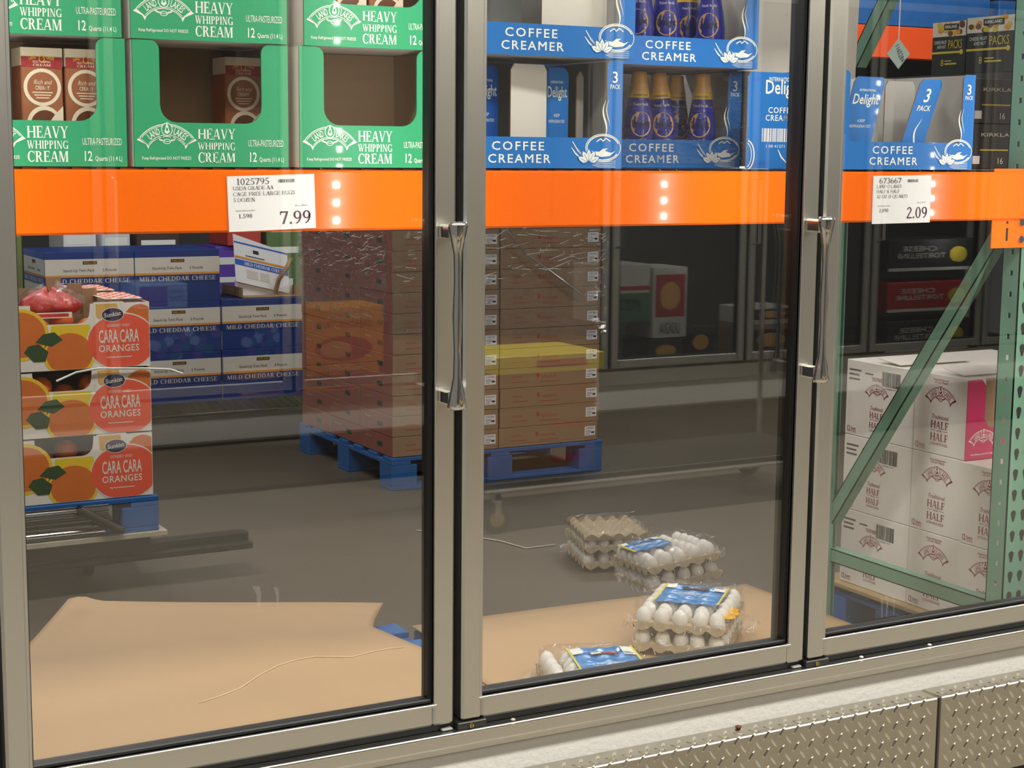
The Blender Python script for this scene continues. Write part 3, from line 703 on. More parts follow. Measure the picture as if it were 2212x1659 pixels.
def coffee_box_proto(name='creamer_box'):
    t = thing(name, '', 'carton', group='blue coffee creamer display cartons')
    f = MB(); f.fr((0, 0, 0), FRONT); f.prism(u_panel(KW, KH, .036, .366, .0605, .012, .012), BLUE, -.004, 0, KRAFT, CARDG); fo = f.obj('front_panel', t)
    p = MB(); p.fr((0, 0, 0), FRONT)
    p.text('COFFEE', .104, .035, .0165, WHITEP, w=.118, font=BOLD, sp=.18); p.text('CREAMER', .096, .0105, .0165, WHITEP, w=.140, font=BOLD, sp=.16)
    p.obj('product_name', fo); p = MB(); p.fr((0, 0, 0), FRONT)
    cup_art(p, .358, .041, KW-.0015); p.obj('cup_picture', fo); p = MB(); p.fr((0, 0, 0), FRONT)
    p.text('3', .384, .170, .022, WHITEP, al='c', font=BOLD); p.text('PACK', .384, .158, .0085, WHITEP, w=.024, al='c', font=BOLD)
    p.obj('pack_mark', fo)
    for x0, x1 in ((0, .004), (KW-.004, KW)):
        s = MB(); s.box(x0, x1, .004, KD-.004, 0, KH, CARDG); s.box(x0-.0005 if x0 == 0 else x1-.0001, x0+.0002 if x0 == 0 else x1+.0005, .004, KD-.004, 0, KH, BLUED); s.obj('side_panel', t)
    s = MB(); s.box(0, KW, KD-.004, KD, 0, KH, CARDG); s.obj('back_panel', t)
    s = MB(); s.box(.004, KW-.004, .004, KD-.004, 0, .003, CARDG); s.obj('bottom_panel', t)
    return t
kb = coffee_box_proto()
for i, (l, rz, lab) in enumerate((((1.400, .322, 1.387), 0, 'blue coffee creamer carton on the beam with grey dividers in its window'),
                                  ((1.842, .52, 1.387), 0, 'blue coffee creamer carton on the beam full of yellow-necked bottles'),
                                  ((1.427, .322, 1.604), 0, 'upper blue coffee creamer carton left, its window empty and grey'),
                                  ((1.846, .47, 1.604), 0, 'upper blue coffee creamer carton right, blue bottles in its window'),
                                  ((2.351, .320, 1.387), 0, 'blue coffee creamer carton above the 2.09 tag with slanted loose sleeves'))):
    if i == 0: kb.location = l; kb['label'] = lab
    else: dup(kb, l, (0, 0, rz), lab)
# blue sleeves and grey flaps left inside the cartons
def sleeve(loc, w, h, rot, label, kind, m=BLUE, sh=0):
    FRONT = (Vector((1, 0, 0)), Vector((sh, 0, 1)))
    t = thing('creamer_sleeve', label, 'sleeve', loc, rot=rot)
    s = MB(); s.fr((0, 0, 0), FRONT); s.prism([(0, 0), (w, 0), (w, h-.012), (w-.008, h), (.008, h), (0, h-.012)], m, -.003, 0, KRAFT, CARDG); so = s.obj('board', t)
    if kind:
        p = MB(); p.fr((0, 0, 0), FRONT)
        if kind == 'delight':
            p.text('INTERNATIONAL', w*.5, h*.84, h*.025, WHITEP, w=w*.55, al='c', font=BOLD); p.text('Delight', w*.5, h*.70, h*.11, WHITEP, w=w*.86, al='c', font=BOLD)
            p.text('KEEP', w*.5, h*.50, h*.03, WHITEP, al='c', w=w*.25); p.text('REFRIGERATED', w*.5, h*.44, h*.03, WHITEP, al='c', w=w*.7)
            p.ring(w*.6, 0, w*.3, h*.12, .003, .003, WHITEP, 0, 180, 12)
        elif kind == '3':
            p.text('3', w*.5, h*.74, h*.15, WHITEP, al='c', font=BOLD); p.text('PACK', w*.5, h*.64, h*.06, WHITEP, w=w*.6, al='c', font=BOLD)
            p.line([(w*.5+.006*sin(k*.6), h*.12+k*h*.036) for k in range(13)], .005, WHITEP, taper=True)
            p.ring(w*.4, 0, w*.35, h*.1, .002, .002, WHITEP, 0, 180, 12)
        elif kind == 'panel':
            p.text('INTERNATIONAL', .055, h*.91, h*.04, WHITEP, w=.075, font=BOLD); p.text('Delight', .045, h*.78, h*.14, WHITEP, w=.10, font=BOLD)
            p.text('COFFEE', .055, h*.58, h*.06, WHITEP, w=.07, font=BOLD, sp=.1); p.text('CREAMER', .048, h*.50, h*.06, WHITEP, w=.085, font=BOLD, sp=.1)
            p.bars(.04, h*.28, .075, h*.14, WHITEP, 24, 4); p.text('1 00 41271', .05, h*.22, h*.03, WHITEP, w=.055)
            p.ring(.0, h*.14, .022, h*.16, .003, .003, WHITEP, -80, 80, 12); p.ring(.0, h*.14, .014, h*.13, .002, .002, WHITEP, -80, 80, 12)
            p.rect(.02, h*.06, .06, h*.07, CBLUE); p.rect(.02, h*.04, .05, h*.05, CBLUE); p.rect(.012, h*.90, .03, h*.94, CBLUE)
            p.line([(.085, h*.2), (.095, h*.12), (.11, h*.06)], .004, WHITEP, taper=True)
        p.obj('printing', so)
sleeve((1.505, .40, 1.391), .066, .196, (0, 0, .25), 'dull blue lettered sleeve standing left in the carton with grey dividers', 'delight', BLUED)
sleeve((1.668, .40, 1.391), .050, .196, (0, 0, -.15), 'blue sleeve standing right in the carton with grey dividers', 'delight')
sleeve((1.578, .38, 1.391), .088, .200, (0, 0, .12), 'grey cardboard divider between two blue sleeves', None, CARDW)
sleeve((1.742, .40, 1.391), .02, .19, (0, 0, .3), 'narrow grey divider at the right side of the creamer carton', None, CARDG)
sleeve((1.635, .36, 1.609), .15, .20, (0, 0, 0), 'pale grey flap in the empty upper creamer carton', None, CARDW)
sleeve((1.49, .45, 1.609), .15, .20, (0, 0, 0), 'grey divider in the empty upper creamer carton, shade put into its colour', None, M('shadow_grey_board', (120, 122, 120), .7))  # darker copy of the grey board, carton's inner shade put into the colour
sleeve((2.172, .40, 1.387), .25, .2075, (0, 0, 0), 'blue creamer carton panel with barcode right of the bottle carton', 'panel')
sleeve((2.385, .36, 1.391), .094, .20, (0, 0, .08), 'slanted blue sleeve with white script lettering above the 2.09 tag', 'delight', sh=.27)
sleeve((2.555, .36, 1.391), .070, .20, (0, 0, .05), 'slanted blue sleeve reading 3 PACK above the 2.09 tag', '3', sh=.38)
sleeve((2.47, .43, 1.391), .10, .198, (0, 0, .05), 'grey flap standing behind the left slanted sleeve', None, CARDG)
sleeve((2.610, .46, 1.391), .09, .198, (0, 0, 0), 'grey flap standing behind the slanted 3 PACK sleeve', None, CARDG)
sleeve((2.26, .56, 1.604), .30, .30, (0, 0, 0), 'large pale board leaning behind the upper creamer cartons', None, CARDW)
sleeve((2.60, .75, 1.604), .165, .26, (0, .02, 0), 'pale board behind the rack post above the slanted sleeves', None, CARDW)

BPROF = [(0, 0), (.029, 0), (.0325, .008), (.0322, .085), (.029, .115), (.0245, .140), (.0235, .147), (.0225, .160), (.0185, .180), (.0170, .195), (.0165, .203), (0, .205)]
def brad(z):
    for (r0, z0), (r1, z1) in zip(BPROF, BPROF[1:]):
        if z1 >= z and z1 > z0: return r0+(r1-r0)*(z-z0)/(z1-z0)
    return .016
def bottle_proto():
    t = thing('creamer_bottle', '', 'bottle', group='blue creamer bottles with tan caps')
    b = MB(); b.lathe(BPROF, BOTB, 18, ms=[BOTB]*6+[BOTY]+[BOTC]*4); bo = b.obj('body', t, smooth=True)
    p = MB(); p.fr((0, 0, 0), FRONT)
    for k in range(6): p.rect(-.024+.008*k, .035+.0, -.016+.008*k, .037, BOTB)
    p.disc(0, .090, .025, .027, BOTO, 24); p.text('INTERNATIONAL', 0, .101, .004, BOTB, w=.03, al='c', font=BOLD, c=.001); p.text('Delight', 0, .085, .014, M('bottle_ink', (24, 20, 60), .5), w=.044, al='c', font=BOLD, c=.001)
    p.disc(.004, .045, .018, .014, BOTC, 16); p.text('French Vanilla', 0, .130, .006, WHITEP, w=.035, al='c', c=.001); p.text('INTERNATIONAL', 0, .151, .004, BOTB, w=.034, al='c', font=BOLD, c=.001)
    nv = []
    for x, y, z in p.v:
        r = brad(max(z, .009)) - y*1 + .0002; a = x/max(r, .02); nv.append((r*sin(a), -r*cos(a), z))
    p.v = nv; p.obj('printing', bo)
    return t
bp = bottle_proto()
bl = [((1.895+.0, .57, 1.391), (0, 0, -.35), 'creamer bottle, leftmost of four in the wrapped carton', 1), ((2.015, .575, 1.391), (0, -.08, -.45), 'creamer bottle, second from left in the wrapped carton, leaning', 1), ((2.085, .64, 1.391), (0, 0, -.2), 'creamer bottle, third from left in the wrapped carton, set back', 1), ((2.157, .575, 1.391), (0, 0, -.75), 'creamer bottle, rightmost of four in the wrapped carton', 1),
      ((1.478, .40, 1.391), (0, 0, -.75), 'creamer bottle at the left edge behind the frame', 1),
      ((1.925, .53, 1.608), (0, 0, -.75), 'upper creamer bottle, leftmost of four', 1), ((2.02, .53, 1.608), (0, 0, -.5), 'upper creamer bottle, second of four', 1), ((2.09, .57, 1.608), (0, 0, -.4), 'upper creamer bottle, third of four', 1), ((2.157, .53, 1.608), (0, 0, -.8), 'upper creamer bottle, rightmost of four', 1),
      ((2.13, .47, 1.391), (0, 0, .5), 'creamer bottle in the gap beside the barcode panel', 1)]
for i_, (x_, y_) in enumerate(((2.006, .575), (2.080, .580), (2.168, .668), (2.176, .575))): bl[i_] = ((x_, y_, 1.391), bl[i_][1], bl[i_][2], 1)
for i_, x_ in enumerate((1.985, 2.052, 2.168, 2.172)): bl[5+i_] = ((x_, .545+.085*(i_ == 2), 1.608), bl[5+i_][1], bl[5+i_][2], 1)
bl.pop()
for i, (l, r, lab, _) in enumerate(bl):
    if i == 0: bp.location = l; bp.rotation_euler = r; bp['label'] = lab
    else: dup(bp, l, r, lab)
# film round the creamer cartons
b = MB(); b.grid(lambda u, v: (1.83+.43*u, .508-.006*sin(9*u+7*v), 1.392+.21*v), 30, 16, FILM)
b.obj('stretch_wrap', None, smooth=True, label='clear wrap across the wrapped carton of creamer bottles', cat='film')
# ================================================================== pallets and sheets
def pallet(name, label, loc, w, d, m=PALB, rz=0, h=.138, nb=7, wood=None):
    t = thing(name, label, 'pallet', loc, rz, group='blue wooden pallets')
    th = .016; bw = .088
    def part(nm, *a, mm=m):
        b = MB(); b.bbox(*a, mm, .002); b.obj(nm, t)
    for k in range(nb):
        y = k*(d-bw)/(nb-1); part('deck_board', 0, w, y, y+bw, h-th, h)
    for x in (0, w/2-.045, w-.09): part('stringer_board', x, x+.09, 0, d, h-2*th, h-th)
    for x in (0, w/2-.06, w-.12):
        for y in (0, d/2-.06, d-.12): part('block', x, x+.12, y, y+.12, th, h-2*th, mm=(wood if wood and y == d/2-.06 else m))
    for y in (0, d/2-.06, d-.12): part('bottom_board', 0, w, y, y+.12, 0, th)
    return t
pallet('pallet', 'blue pallet under the bare kraft sheet behind the left door', (.62, .40, 0), 1.205, 1.06)
pallet('pallet', 'blue pallet under the egg packs behind the middle door', (1.84, .40, 0), 1.08, .975, nb=6)
pallet('pallet', 'blue pallet under the stacked half-and-half boxes', (3.19, .42, 0), 1.2, .90, h=.132)
b = MB(); b.bbox(3.172, 4.38, .425, 1.318, .1325, .1465, WOOD, .002); b.obj('base_board', None, label='tan base board between the blue pallet and the half-and-half boxes', cat='board')

def sheet(name, label, fn, nu=40, nv=30):
    b = MB(); b.grid(fn, nu, nv, SHEET); o = b.obj(name, None, smooth=True, label=label, cat='cardboard sheet')
    md = o.modifiers.new('thickness', 'SOLIDIFY'); md.thickness = .003; md.offset = 1
def shL(u, v):
    # bare sheet, slightly buckled, its back edge lifted with one dog-eared corner
    y = .42 + v*1.08; x0 = .64 + .31*max(0, v-.72)/.28
    x1 = 1.785 if y < 1.2 else 1.785-.06*(y-1.2)/.2 if y < 1.40 else 1.725+.08*(y-1.40)/.10
    x = x0 + (x1-x0)*u
    lift = .16*max(0, (v-.62)/.38)**1.4*(1-.76*u)*(1 if u < .7 else 1-.55*(u-.7)/.3*max(0, min(1, (1-v)*10))) + .012*max(0, (v-.9)/.1)*max(0, 1-abs(u-.04)/.05)
    z = .1395 + lift + .004*sin(5*x+2)*sin(7*y) * min(1, v*3) + .004
    return x, y, z
sheet('slip_sheet', 'bare kraft cardboard sheet with a curled back edge behind the left door', shL)
def shR(u, v):
    y = .405 + v*(.975-.04*u); x0 = 1.79+.045*min(1, max(0, (y-1.05)/.1)); x = x0 + (2.92-x0)*u
    return x, y, .1435 + .006*max(0, v-.8)*5*(1-u) + .003*sin(6*x)*sin(5*y)*v
sheet('slip_sheet', 'kraft cardboard sheet under the egg packs behind the middle door', shR)

# ================================================================== egg packs
CREASE_GLINT = M('film_crease_glint', (235, 235, 228), .25, spec=1)  # white of the film's glints put into an even colour
PX, PY, P0 = 5, 6, .0475
def tray_mesh(inv=False, hh=.034):
    W_, D_ = PX*P0, PY*P0; b = MB()
    def fn(u, v):
        x, y = u*W_, v*D_; c = (.5-.5*cos(2*pi*x/P0))*(.5-.5*cos(2*pi*y/P0)); e = (.5+.5*cos(2*pi*x/P0))*(.5+.5*cos(2*pi*y/P0))
        z = hh*.62*(1-c)**1.0 * 1 + hh*.36*e
        edge = min(u*PX, (1-u)*PX, v*PY, (1-v)*PY)
        if edge < .12: z = hh*.72
        return (x-W_/2, y-D_/2, (hh-z) if inv else z)
    b.grid(fn, PX*8, PY*8, PULP)
    def rim(u0, v0, u1, v1):
        for k in range(24):
            a, c = k/24, (k+1)/24; p, q = (u0+(u1-u0)*a, v0+(v1-v0)*a), (u0+(u1-u0)*c, v0+(v1-v0)*c)
            za, zb = hh*.72, hh*.72; m0 = .008+.036*abs(sin(pi*a*(PX if v0 == v1 else PY)))**.7; m1 = .008+.036*abs(sin(pi*c*(PX if v0 == v1 else PY)))**.7
            if inv: za = zb = hh*.28
            P = [((p[0]-.5)*W_, (p[1]-.5)*D_, za), ((q[0]-.5)*W_, (q[1]-.5)*D_, zb)]; s = 1 if inv else -1
            b.face([P[0], P[1], (P[1][0]*1.012, P[1][1]*1.012, P[1][2]+s*m1*.5), (P[0][0]*1.012, P[0][1]*1.012, P[0][2]+s*m0*.5)], PULP)
    rim(0, 0, 1, 0); rim(1, 0, 1, 1); rim(1, 1, 0, 1); rim(0, 1, 0, 0)
    return b.mesh('egg_tray', True)
eb = MB(); eb.lathe([(.0, -.0), (.010, .0025), (.0165, .009), (.0203, .019), (.0208, .027), (.0185, .038), (.0135, .047), (.006, .0525), (0, .0535)], EGGW, 12); EGG = eb.mesh('egg', True)
TRAY = tray_mesh(); TRAYI = tray_mesh(True)
def egg_label_mesh(w, d, z):
    b = MB()
    def fn(u, v):
        x, y = (u-.5)*w, (v-.5)*d
        c = .5-.5*cos(2*pi*(x/P0+.5*(PX % 2))) ; e = .5+.5*cos(2*pi*(y/P0)); return (x, y, z - .006*(1-max(0, cos(pi*x/P0))**2*0 - abs(cos(pi*x/P0))*abs(sin(pi*y/P0))))
    b.grid(fn, 30, 24, LBLUE); n = len(b.v)
    h = lambda x, y: z - .006*(1-abs(cos(pi*x/P0))*abs(sin(pi*y/P0))) + .0022
    p = MB(); p.fr((0, 0, 0), (Vector((-1, 0, 0)), Vector((0, -1, 0))))
    p.text('CAGE FREE EGGS', 0, .010, .017, WHITEP, w=w*.62, al='c', font=SERIF, sp=.05); p.text('GRADE AA LARGE', 0, -.010, .011, WHITEP, w=w*.44, al='c', font=SERIF, sp=.05)
    p.rect(-w*.22, -d*.34, w*.22, -d*.24, INK); p.rect(-w*.20, -d*.325, w*.02, -d*.255, REDINK, .001); p.rect(w*.04, -d*.325, w*.20, -d*.255, WHITEP, .001)
    p.rect(-w*.48, -d*.44, -w*.30, -d*.22, WHITEP); p.rect(w*.32, -d*.44, w*.48, -d*.28, WHITEP)
    for k in range(9): p.rect(-w*.47, -d*(.43-.022*k), -w*.31, -d*(.42-.022*k), GREYINK, .001)
    for s in (-1, 1): p.rect(s*w*.5-.003, -d*.5, s*w*.5+.003, d*.5, LYEL)
    p.v = [(x, y, h(x, y)+zz*.5) for x, y, zz in p.v]
    return b.mesh('label_sheet', True), p.mesh('label_printing')
def egg_pack(label, loc, rot, layers=2, cover=False, lab=(.16, .17, (0, .0)), spill=False, film=True):
    t = thing('egg_pack', label, 'egg pack', loc, rot=rot, group='plastic wrapped five dozen egg packs')
    for k in range(layers):
        z = .004+k*.056
        add('egg_tray', TRAY, t, (0, 0, z))
        for i in range(PX):
            for j in range(PY):
                if 0 < i < PX-1 and 0 < j < PY-1 and (k < layers-1 or cover): continue
                e = add('egg', EGG, t, ((i-(PX-1)/2)*P0, (j-(PY-1)/2)*P0, z+.006), (random.uniform(-.12, .12), random.uniform(-.12, .12), 0))
    top = .004+(layers-1)*.056+.062
    if cover: add('egg_tray', TRAYI, t, (0, 0, .004+(layers-1)*.056+.038)); top += .012
    elif lab:
        a, b_ = egg_label_mesh(lab[0], lab[1], top+.002); lo = add('label', a, t, (lab[2][0], lab[2][1], 0)); add('printing', b_, lo)
    if spill:
        for sx, sy, r in ((.115, -.02, .018), (.118, -.05, .022), (.112, -.085, .024)):
            s = MB(); s.lathe([(0, .006), (r*.7, .004), (r, 0)], YOLK, 10); s.obj('yolk_spill', t, loc=(sx, sy, top-.02))
    if film:
        W_, D_ = PX*P0/2+.009, PY*P0/2+.009; f = MB(); r = random.Random(len(label))
        ph = [r.uniform(0, 6) for _ in range(6)]
        def fn(u, v):
            a = 2*pi*u; ce, se = cos(a), sin(a); k = 1/(abs(ce)**5+abs(se)**5)**.2
            if v < .72:
                q = v/.72; rad = 1 + .03*sin(9*a+ph[0])*sin(5*q+ph[1]) + .02*sin(17*a+ph[2]); z = q*top*.96
            else:
                q = (v-.72)/.28; rad = 1-q; z = top + .004 + .004*abs(sin(8*a*q))*(1-q) + .002*sin(11*q+ph[3])
            return (W_*ce*k*rad, D_*se*k*rad, z+.002)
        f.grid(fn, 60, 22, EGGFILM); f.obj('plastic_wrap', t, smooth=True)
        c = MB()  # white strips on the egg wrap, fold glints painted as colour
        for k in range(90):
            a = r.uniform(0, 2*pi); q = r.uniform(.05, .8); ce, se = cos(a), sin(a); kk = 1/(abs(ce)**5+abs(se)**5)**.2*1.035; da = r.uniform(-.09, .09); dz = r.uniform(-.022, .022)
            p0, p1 = Vector((W_*ce*kk, D_*se*kk, q*top)), Vector((W_*cos(a+da)*kk, D_*sin(a+da)*kk, min(max(q*top+dz, .004), top))); n_ = Vector((ce, se, .3))*.0005; s_ = (p1-p0).cross(Vector((ce, se, 0))).normalized()*r.uniform(.0004, .0014)
            c.face([p0-s_*.2, p1-s_, p1+s_+n_, p0+s_*.2+n_], CREASE_GLINT)
        for k in range(50):
            x_, y_ = r.uniform(-W_*.95, W_*.95), r.uniform(-D_*.95, D_*.95); L_ = r.uniform(.004, .02); an = r.uniform(0, pi)
            p0 = Vector((x_, y_, top+.008)); p1 = p0+Vector((L_*cos(an), L_*sin(an), r.uniform(-.003, .003))); s_ = Vector((-sin(an), cos(an), .3))*r.uniform(.0004, .0011); c.face([p0-s_*.2, p1-s_, p1+s_, p0+s_*.2], CREASE_GLINT)
        c.obj('wrap_crease_glints', t, kind='stuff')
        for s, L in ((1, .05), (-1, .04)):
            g = MB(); g.grid(lambda u, v: (s*(W_+L*v), (u-.5)*D_*(1.5-.7*v), top*.45+.012*sin(13*u+ph[4])*v+.01*v*s), 14, 5, EGGFILM); g.obj('wrap_tail', t, smooth=True)
    return t
egg_pack('egg pack with upright blue label and yellow stain nearest the tag side', (2.425, .925, .148), (0, 0, -.80), 2, lab=(.165, .175, (.0, .03)), spill=True)
egg_pack('low egg pack with large blue label close to the door sill', (2.0, .70, .148), (0, 0, -.33), 1, lab=(.16, .27, (.035, .0)))
egg_pack('tilted egg pack with blue label behind the stained one', (2.80, 1.565, .115), (-.10, -.15, -.18), 2, lab=(.13, .15, (-.045, .03)))
egg_pack('egg pack covered by a pulp tray lying on the dark floor', (3.0, 2.24, .004), (0, 0, -.30), 2, cover=True, lab=None)
# split film strand on the floor
def strand(pts, r, label, m):
    b = MB(); b.tube(pts, r, m, 5); b.obj('film_strand', None, smooth=True, label=label, cat='film')
STR = M('film_strand', (190, 186, 172), .3)
strand([(2.6, 2.95, .004), (2.72, 2.80, .004), (2.80, 2.66, .004), (2.83, 2.52, .004), (2.95, 2.52, .004)], .003, 'thin twisted film strand on the floor beside the pulp covered eggs', STR)
strand([(2.06, 1.62, .006), (2.25, 1.60, .004), (2.40, 1.63, .004), (2.55, 1.56, .004)], .003, 'thin film strand on the floor behind the kraft sheet', STR)

def on_sheet(x, y):
    v = (y-.42)/1.08; a, c = shL(0, v)[0], shL(1, v)[0]; return (x, y, shL((x-a)/(c-a), v)[2]+.0045)
strand([on_sheet(*q) for q in ((1.132, 1.038), (1.19, 1.06), (1.253, 1.095), (1.32, 1.15), (1.381, 1.188), (1.44, 1.208), (1.49, 1.216), (1.58, 1.192), (1.64, 1.21), (1.696, 1.22), (1.735, 1.217))], .0013, 'thin pale film strand curving across the bare kraft sheet', M('film_strand_pale', (222, 200, 166), .3))
# ================================================================== half-and-half boxes
def hh_print(p, W_, H_, cu, lw, barcode):
    H0, H_ = H_, H_*(.86 if barcode else 1)
    logo(p, cu, H_*.715, lw, MAG, HHW)
    p.text('Keep Refrigerated', cu, H_*.925, .0055, MAG, w=lw*.58, al='c', font=BOLD); p.text('DO NOT FREEZE', cu, H_*.89, .0055, MAG, w=lw*.5, al='c', font=BOLD)
    p.text('Traditional', cu, H_*.445, .012, MAG, w=lw*.64, al='c', shear=.25)
    s = lw/.105
    for v in (H_*.325, H_*.17): p.text('HALF', cu, v, .021*s, MAG, w=lw*.66, al='c', font=SERIF, sp=.06)
    p.text('AND', cu, H_*.285, .006*s, MAG, w=lw*.2, al='c', font=SERIF)
    for q in (-1, 1): p.rect(cu+q*lw*.225-lw*.09, H_*.297, cu+q*lw*.225+lw*.09, H_*.303, MAG)
    p.text('ULTRA-PASTEURIZED', cu, H_*.115, .0075*s, MAG, w=lw*.66, al='c')
    H_ = H0
    p.text('12', .008, H_*.045, .0165, MAG, w=.015, font=BOLD); p.text('Quarts', .025, H_*.075, .0075, MAG, w=.024, font=BOLD); p.text('(11.4 L)', .025, H_*.038, .0075, MAG, w=.024, font=BOLD)
    if barcode:
        p.bars(W_*.53, H_*.72, W_*.26, H_*.19, INK, 30, 3); p.text('0 34500 1911', W_*.57, H_*.685, .0045, INK, w=W_*.18)
        for k, (a, c) in enumerate(((.05, .12), (.05, .09), (.05, .10))): p.rect(W_*.04, H_*(.86-.06*k), W_*(.04+c+.06), H_*(.885-.06*k), GREYINK)
        p.rect(W_*.28, H_*.84, W_*.40, H_*.86, GREYINK)
def hh_box(label, y1, z, x=3.2, L=.205, deep=.285, H_=.223, side='short', front=None):
    t = thing('half_and_half_box', label, 'carton', (x, y1, z), group='white half-and-half cartons')   # origin: front left corner
    b = MB(); b.bbox(0, deep, 0, L-.002, 0, H_, HHW, .0015); bo = b.obj('body', t)
    p = MB(); p.fr((0, L-.002, 0), LEFT); hh_print(p, L, H_, L*.5 if side == 'short' else L*.46, .104 if side == 'short' else .086, side != 'short'); p.obj('printing', bo)
    f = MB(); f.box(.008, .010, .004, L-.006, H_, H_+.0008, HHW)
    if front == 'pink':
        q = MB(); q.fr((0, 0, 0), FRONT); q.prism([(0, 0), (deep, 0), (deep, H_), (.20, H_), (.20, .14), (.18, .085), (.085, .085), (.066, .11), (.066, H_-.02), (.05, H_-.002), (.0, H_-.002)], PINK, 0, .002); qo = q.obj('front_panel', t)
        d = MB(); d.fr((0, -.001, 0), FRONT); d.rect(.067, .086, .20, H_, KRAFTD, 0); d.obj('window', qo)
        e = MB(); e.fr((0, -.002, 0), FRONT); logo(e, .064, .055, .092, WHITEP, PINK); e.text('Keep Refrigerated DO NOT FREEZE', .02, .012, .005, WHITEP, w=.088, font=BOLD); e.obj('printing', qo)
    return t
Z0 = .1475; HB = .224
for r in range(3):
    z = Z0+r*HB+.0005*r; w_ = ('bottom', 'middle', 'top')[r]
    hh_box('white half-and-half box with barcode, back of the %s layer' % w_, .957, z, L=.292, side='long')
    hh_box('white half-and-half box, second from the back in the %s layer%s' % (w_, ', its pink front showing' if r == 2 else ''), .752, z, front='pink' if r == 2 else None)
    if r < 2: hh_box('white half-and-half box at the front of the %s layer' % w_, .545, z, x=3.192)
    hh_box('white half-and-half box behind the left row, %s layer' % w_, .957, z, x=3.49, L=.29, side='long')
    hh_box('white half-and-half box right of the pink fronted row, %s layer' % w_, .66, z, x=3.49, L=.29)
# open flaps on the top layer
for k, (x, y, sx, sy, rx, lab) in enumerate(((3.21, 1.03, .27, .10, .10, 'raised white lid flap at the back of the top half-and-half box'), (3.22, .79, .25, .08, .14, 'raised white lid flap over the pink fronted half-and-half box'))):
    b = MB(); b.bbox(0, sx, 0, sy, 0, .003, HHW, .001); b.obj('lid_flap', None, loc=(x, y, Z0+3*HB+.004), rot=(rx, 0, 0), label=lab, cat='flap')

# ================================================================== orange cartons on a cart
OW, OD, OH = .50, .32, .2085
def orange_box_proto():
    t = thing('orange_carton', '', 'carton', group='stacked cartons of cara cara oranges')
    notch = arcpts(.165, OH-.03, .035, 180, 270, 4) + arcpts(.275, OH-.03, .035, 270, 360, 4)
    f = MB(); f.fr((0, 0, 0), FRONT); f.prism([(0, 0), (OW, 0), (OW, OH-.004), (.42, OH-.004), (.415, OH), (.325, OH), (.32, OH-.004), (.312, OH-.004)] + notch[::-1] + [(.128, OH-.004), (0, OH-.004)], OWHITE, -.005, 0, KRAFT, KRAFTD)
    fo = f.obj('front_panel', t)
    p = MB(); p.fr((0, 0, 0), FRONT)
    def slice_(u, v, r, a0=0, a1=360, clip=None, flesh=OFLESH):
        p.disc(u, v, r, r*.92, ORIND, 26, .0007, clip=clip); p.disc(u, v, r*.88, r*.80, flesh, 26, .0010, clip=clip)
    slice_(.095, .115, .088, clip=(0.002, .002, .185, OH-.006)); slice_(.245, .05, .082, clip=(.1, .002, .33, OH-.035))
    p.disc(.25, .125, .062, .05, OLEMON, 20, .0005, clip=(.17, .05, .32, .14)); p.disc(.255, .13, .04, .03, ORIND, 16, .0008, clip=(.2, .09, .3, .14))
    for q in ([(.14, .09), (.19, .075), (.225, .095), (.20, .12), (.165, .115)], [(.105, .06), (.135, .03), (.17, .03), (.18, .06), (.15, .085), (.12, .08)]): p.poly(q, OLEAF, .0013)
    p.disc(.468, .148, .05, .05, OFLESH, 20, .0005, clip=(.3, .09, .498, OH-.006)); p.disc(.36, .19, .04, .04, BOTO, 16, .0005, clip=(.33, .15, .40, OH-.006))
    p.disc(.41, .082, .112, .092, OWHITE, 30, .0009, clip=(.29, .002, .4985, .18)); p.disc(.41, .082, .108, .088, CORAL, 30, .0013, clip=(.293, .002, .4985, .178))
    p.disc(.382, .168, .036, .0225, OWHITE, 20, .0016); p.disc(.382, .168, .034, .0205, ONAVY, 20, .0019); p.text('Sunkist', .382, .1625, .013, OWHITE, w=.054, al='c', font=BOLD, rot=.12, shear=.1, c=.0023)
    p.text('EXTREMELY SWEET', .40, .129, .0085, OWHITE, w=.072, al='c', c=.0018)
    p.text('CARA CARA', .40, .080, .040, OWHITE, w=.128, al='c', font=BOLD, c=.0018); p.text('ORANGES', .40, .051, .021, OWHITE, w=.130, al='c', font=BOLD, sp=.05, c=.0018)
    p.line([(.36+.004*k, .033+.002*sin(k*2.3)) for k in range(21)], .0025, OWHITE, .0018)
    p.rect(.115, .06, .142, .125, CARDW, .0016) if 0 else None
    p.obj('printing', fo)
    for x0 in (0, OW-.005):
        s = MB(); s.box(x0, x0+.005, .005, OD-.005, 0, OH-.004, M('orange_carton_side', (222, 176, 120), .6)); s.obj('side_panel', t)
    s = MB(); s.box(0, OW, OD-.005, OD, 0, OH-.004, KRAFTD); s.obj('back_panel', t)
    s = MB(); s.box(.005, OW-.005, .005, OD-.005, 0, .004, KRAFTD); s.obj('bottom_panel', t)
    return t
ob = orange_box_proto(); OZ = .3125; OX = .992; OYf = 2.6
for r in range(3):
    lab = 'carton of cara cara oranges, %s of the stack of three' % ('bottom', 'middle', 'top')[r]
    if r == 0: ob.location = (OX, OYf, OZ); ob['label'] = lab
    else: dup(ob, (OX, OYf, OZ+r*(OH+.001)), (0, 0, 0), lab)
    dup(ob, (OX, OYf+.325, OZ+r*(OH+.001)), (0, 0, 0), lab.replace('of the stack of three', 'of the rear stack behind the front three'))
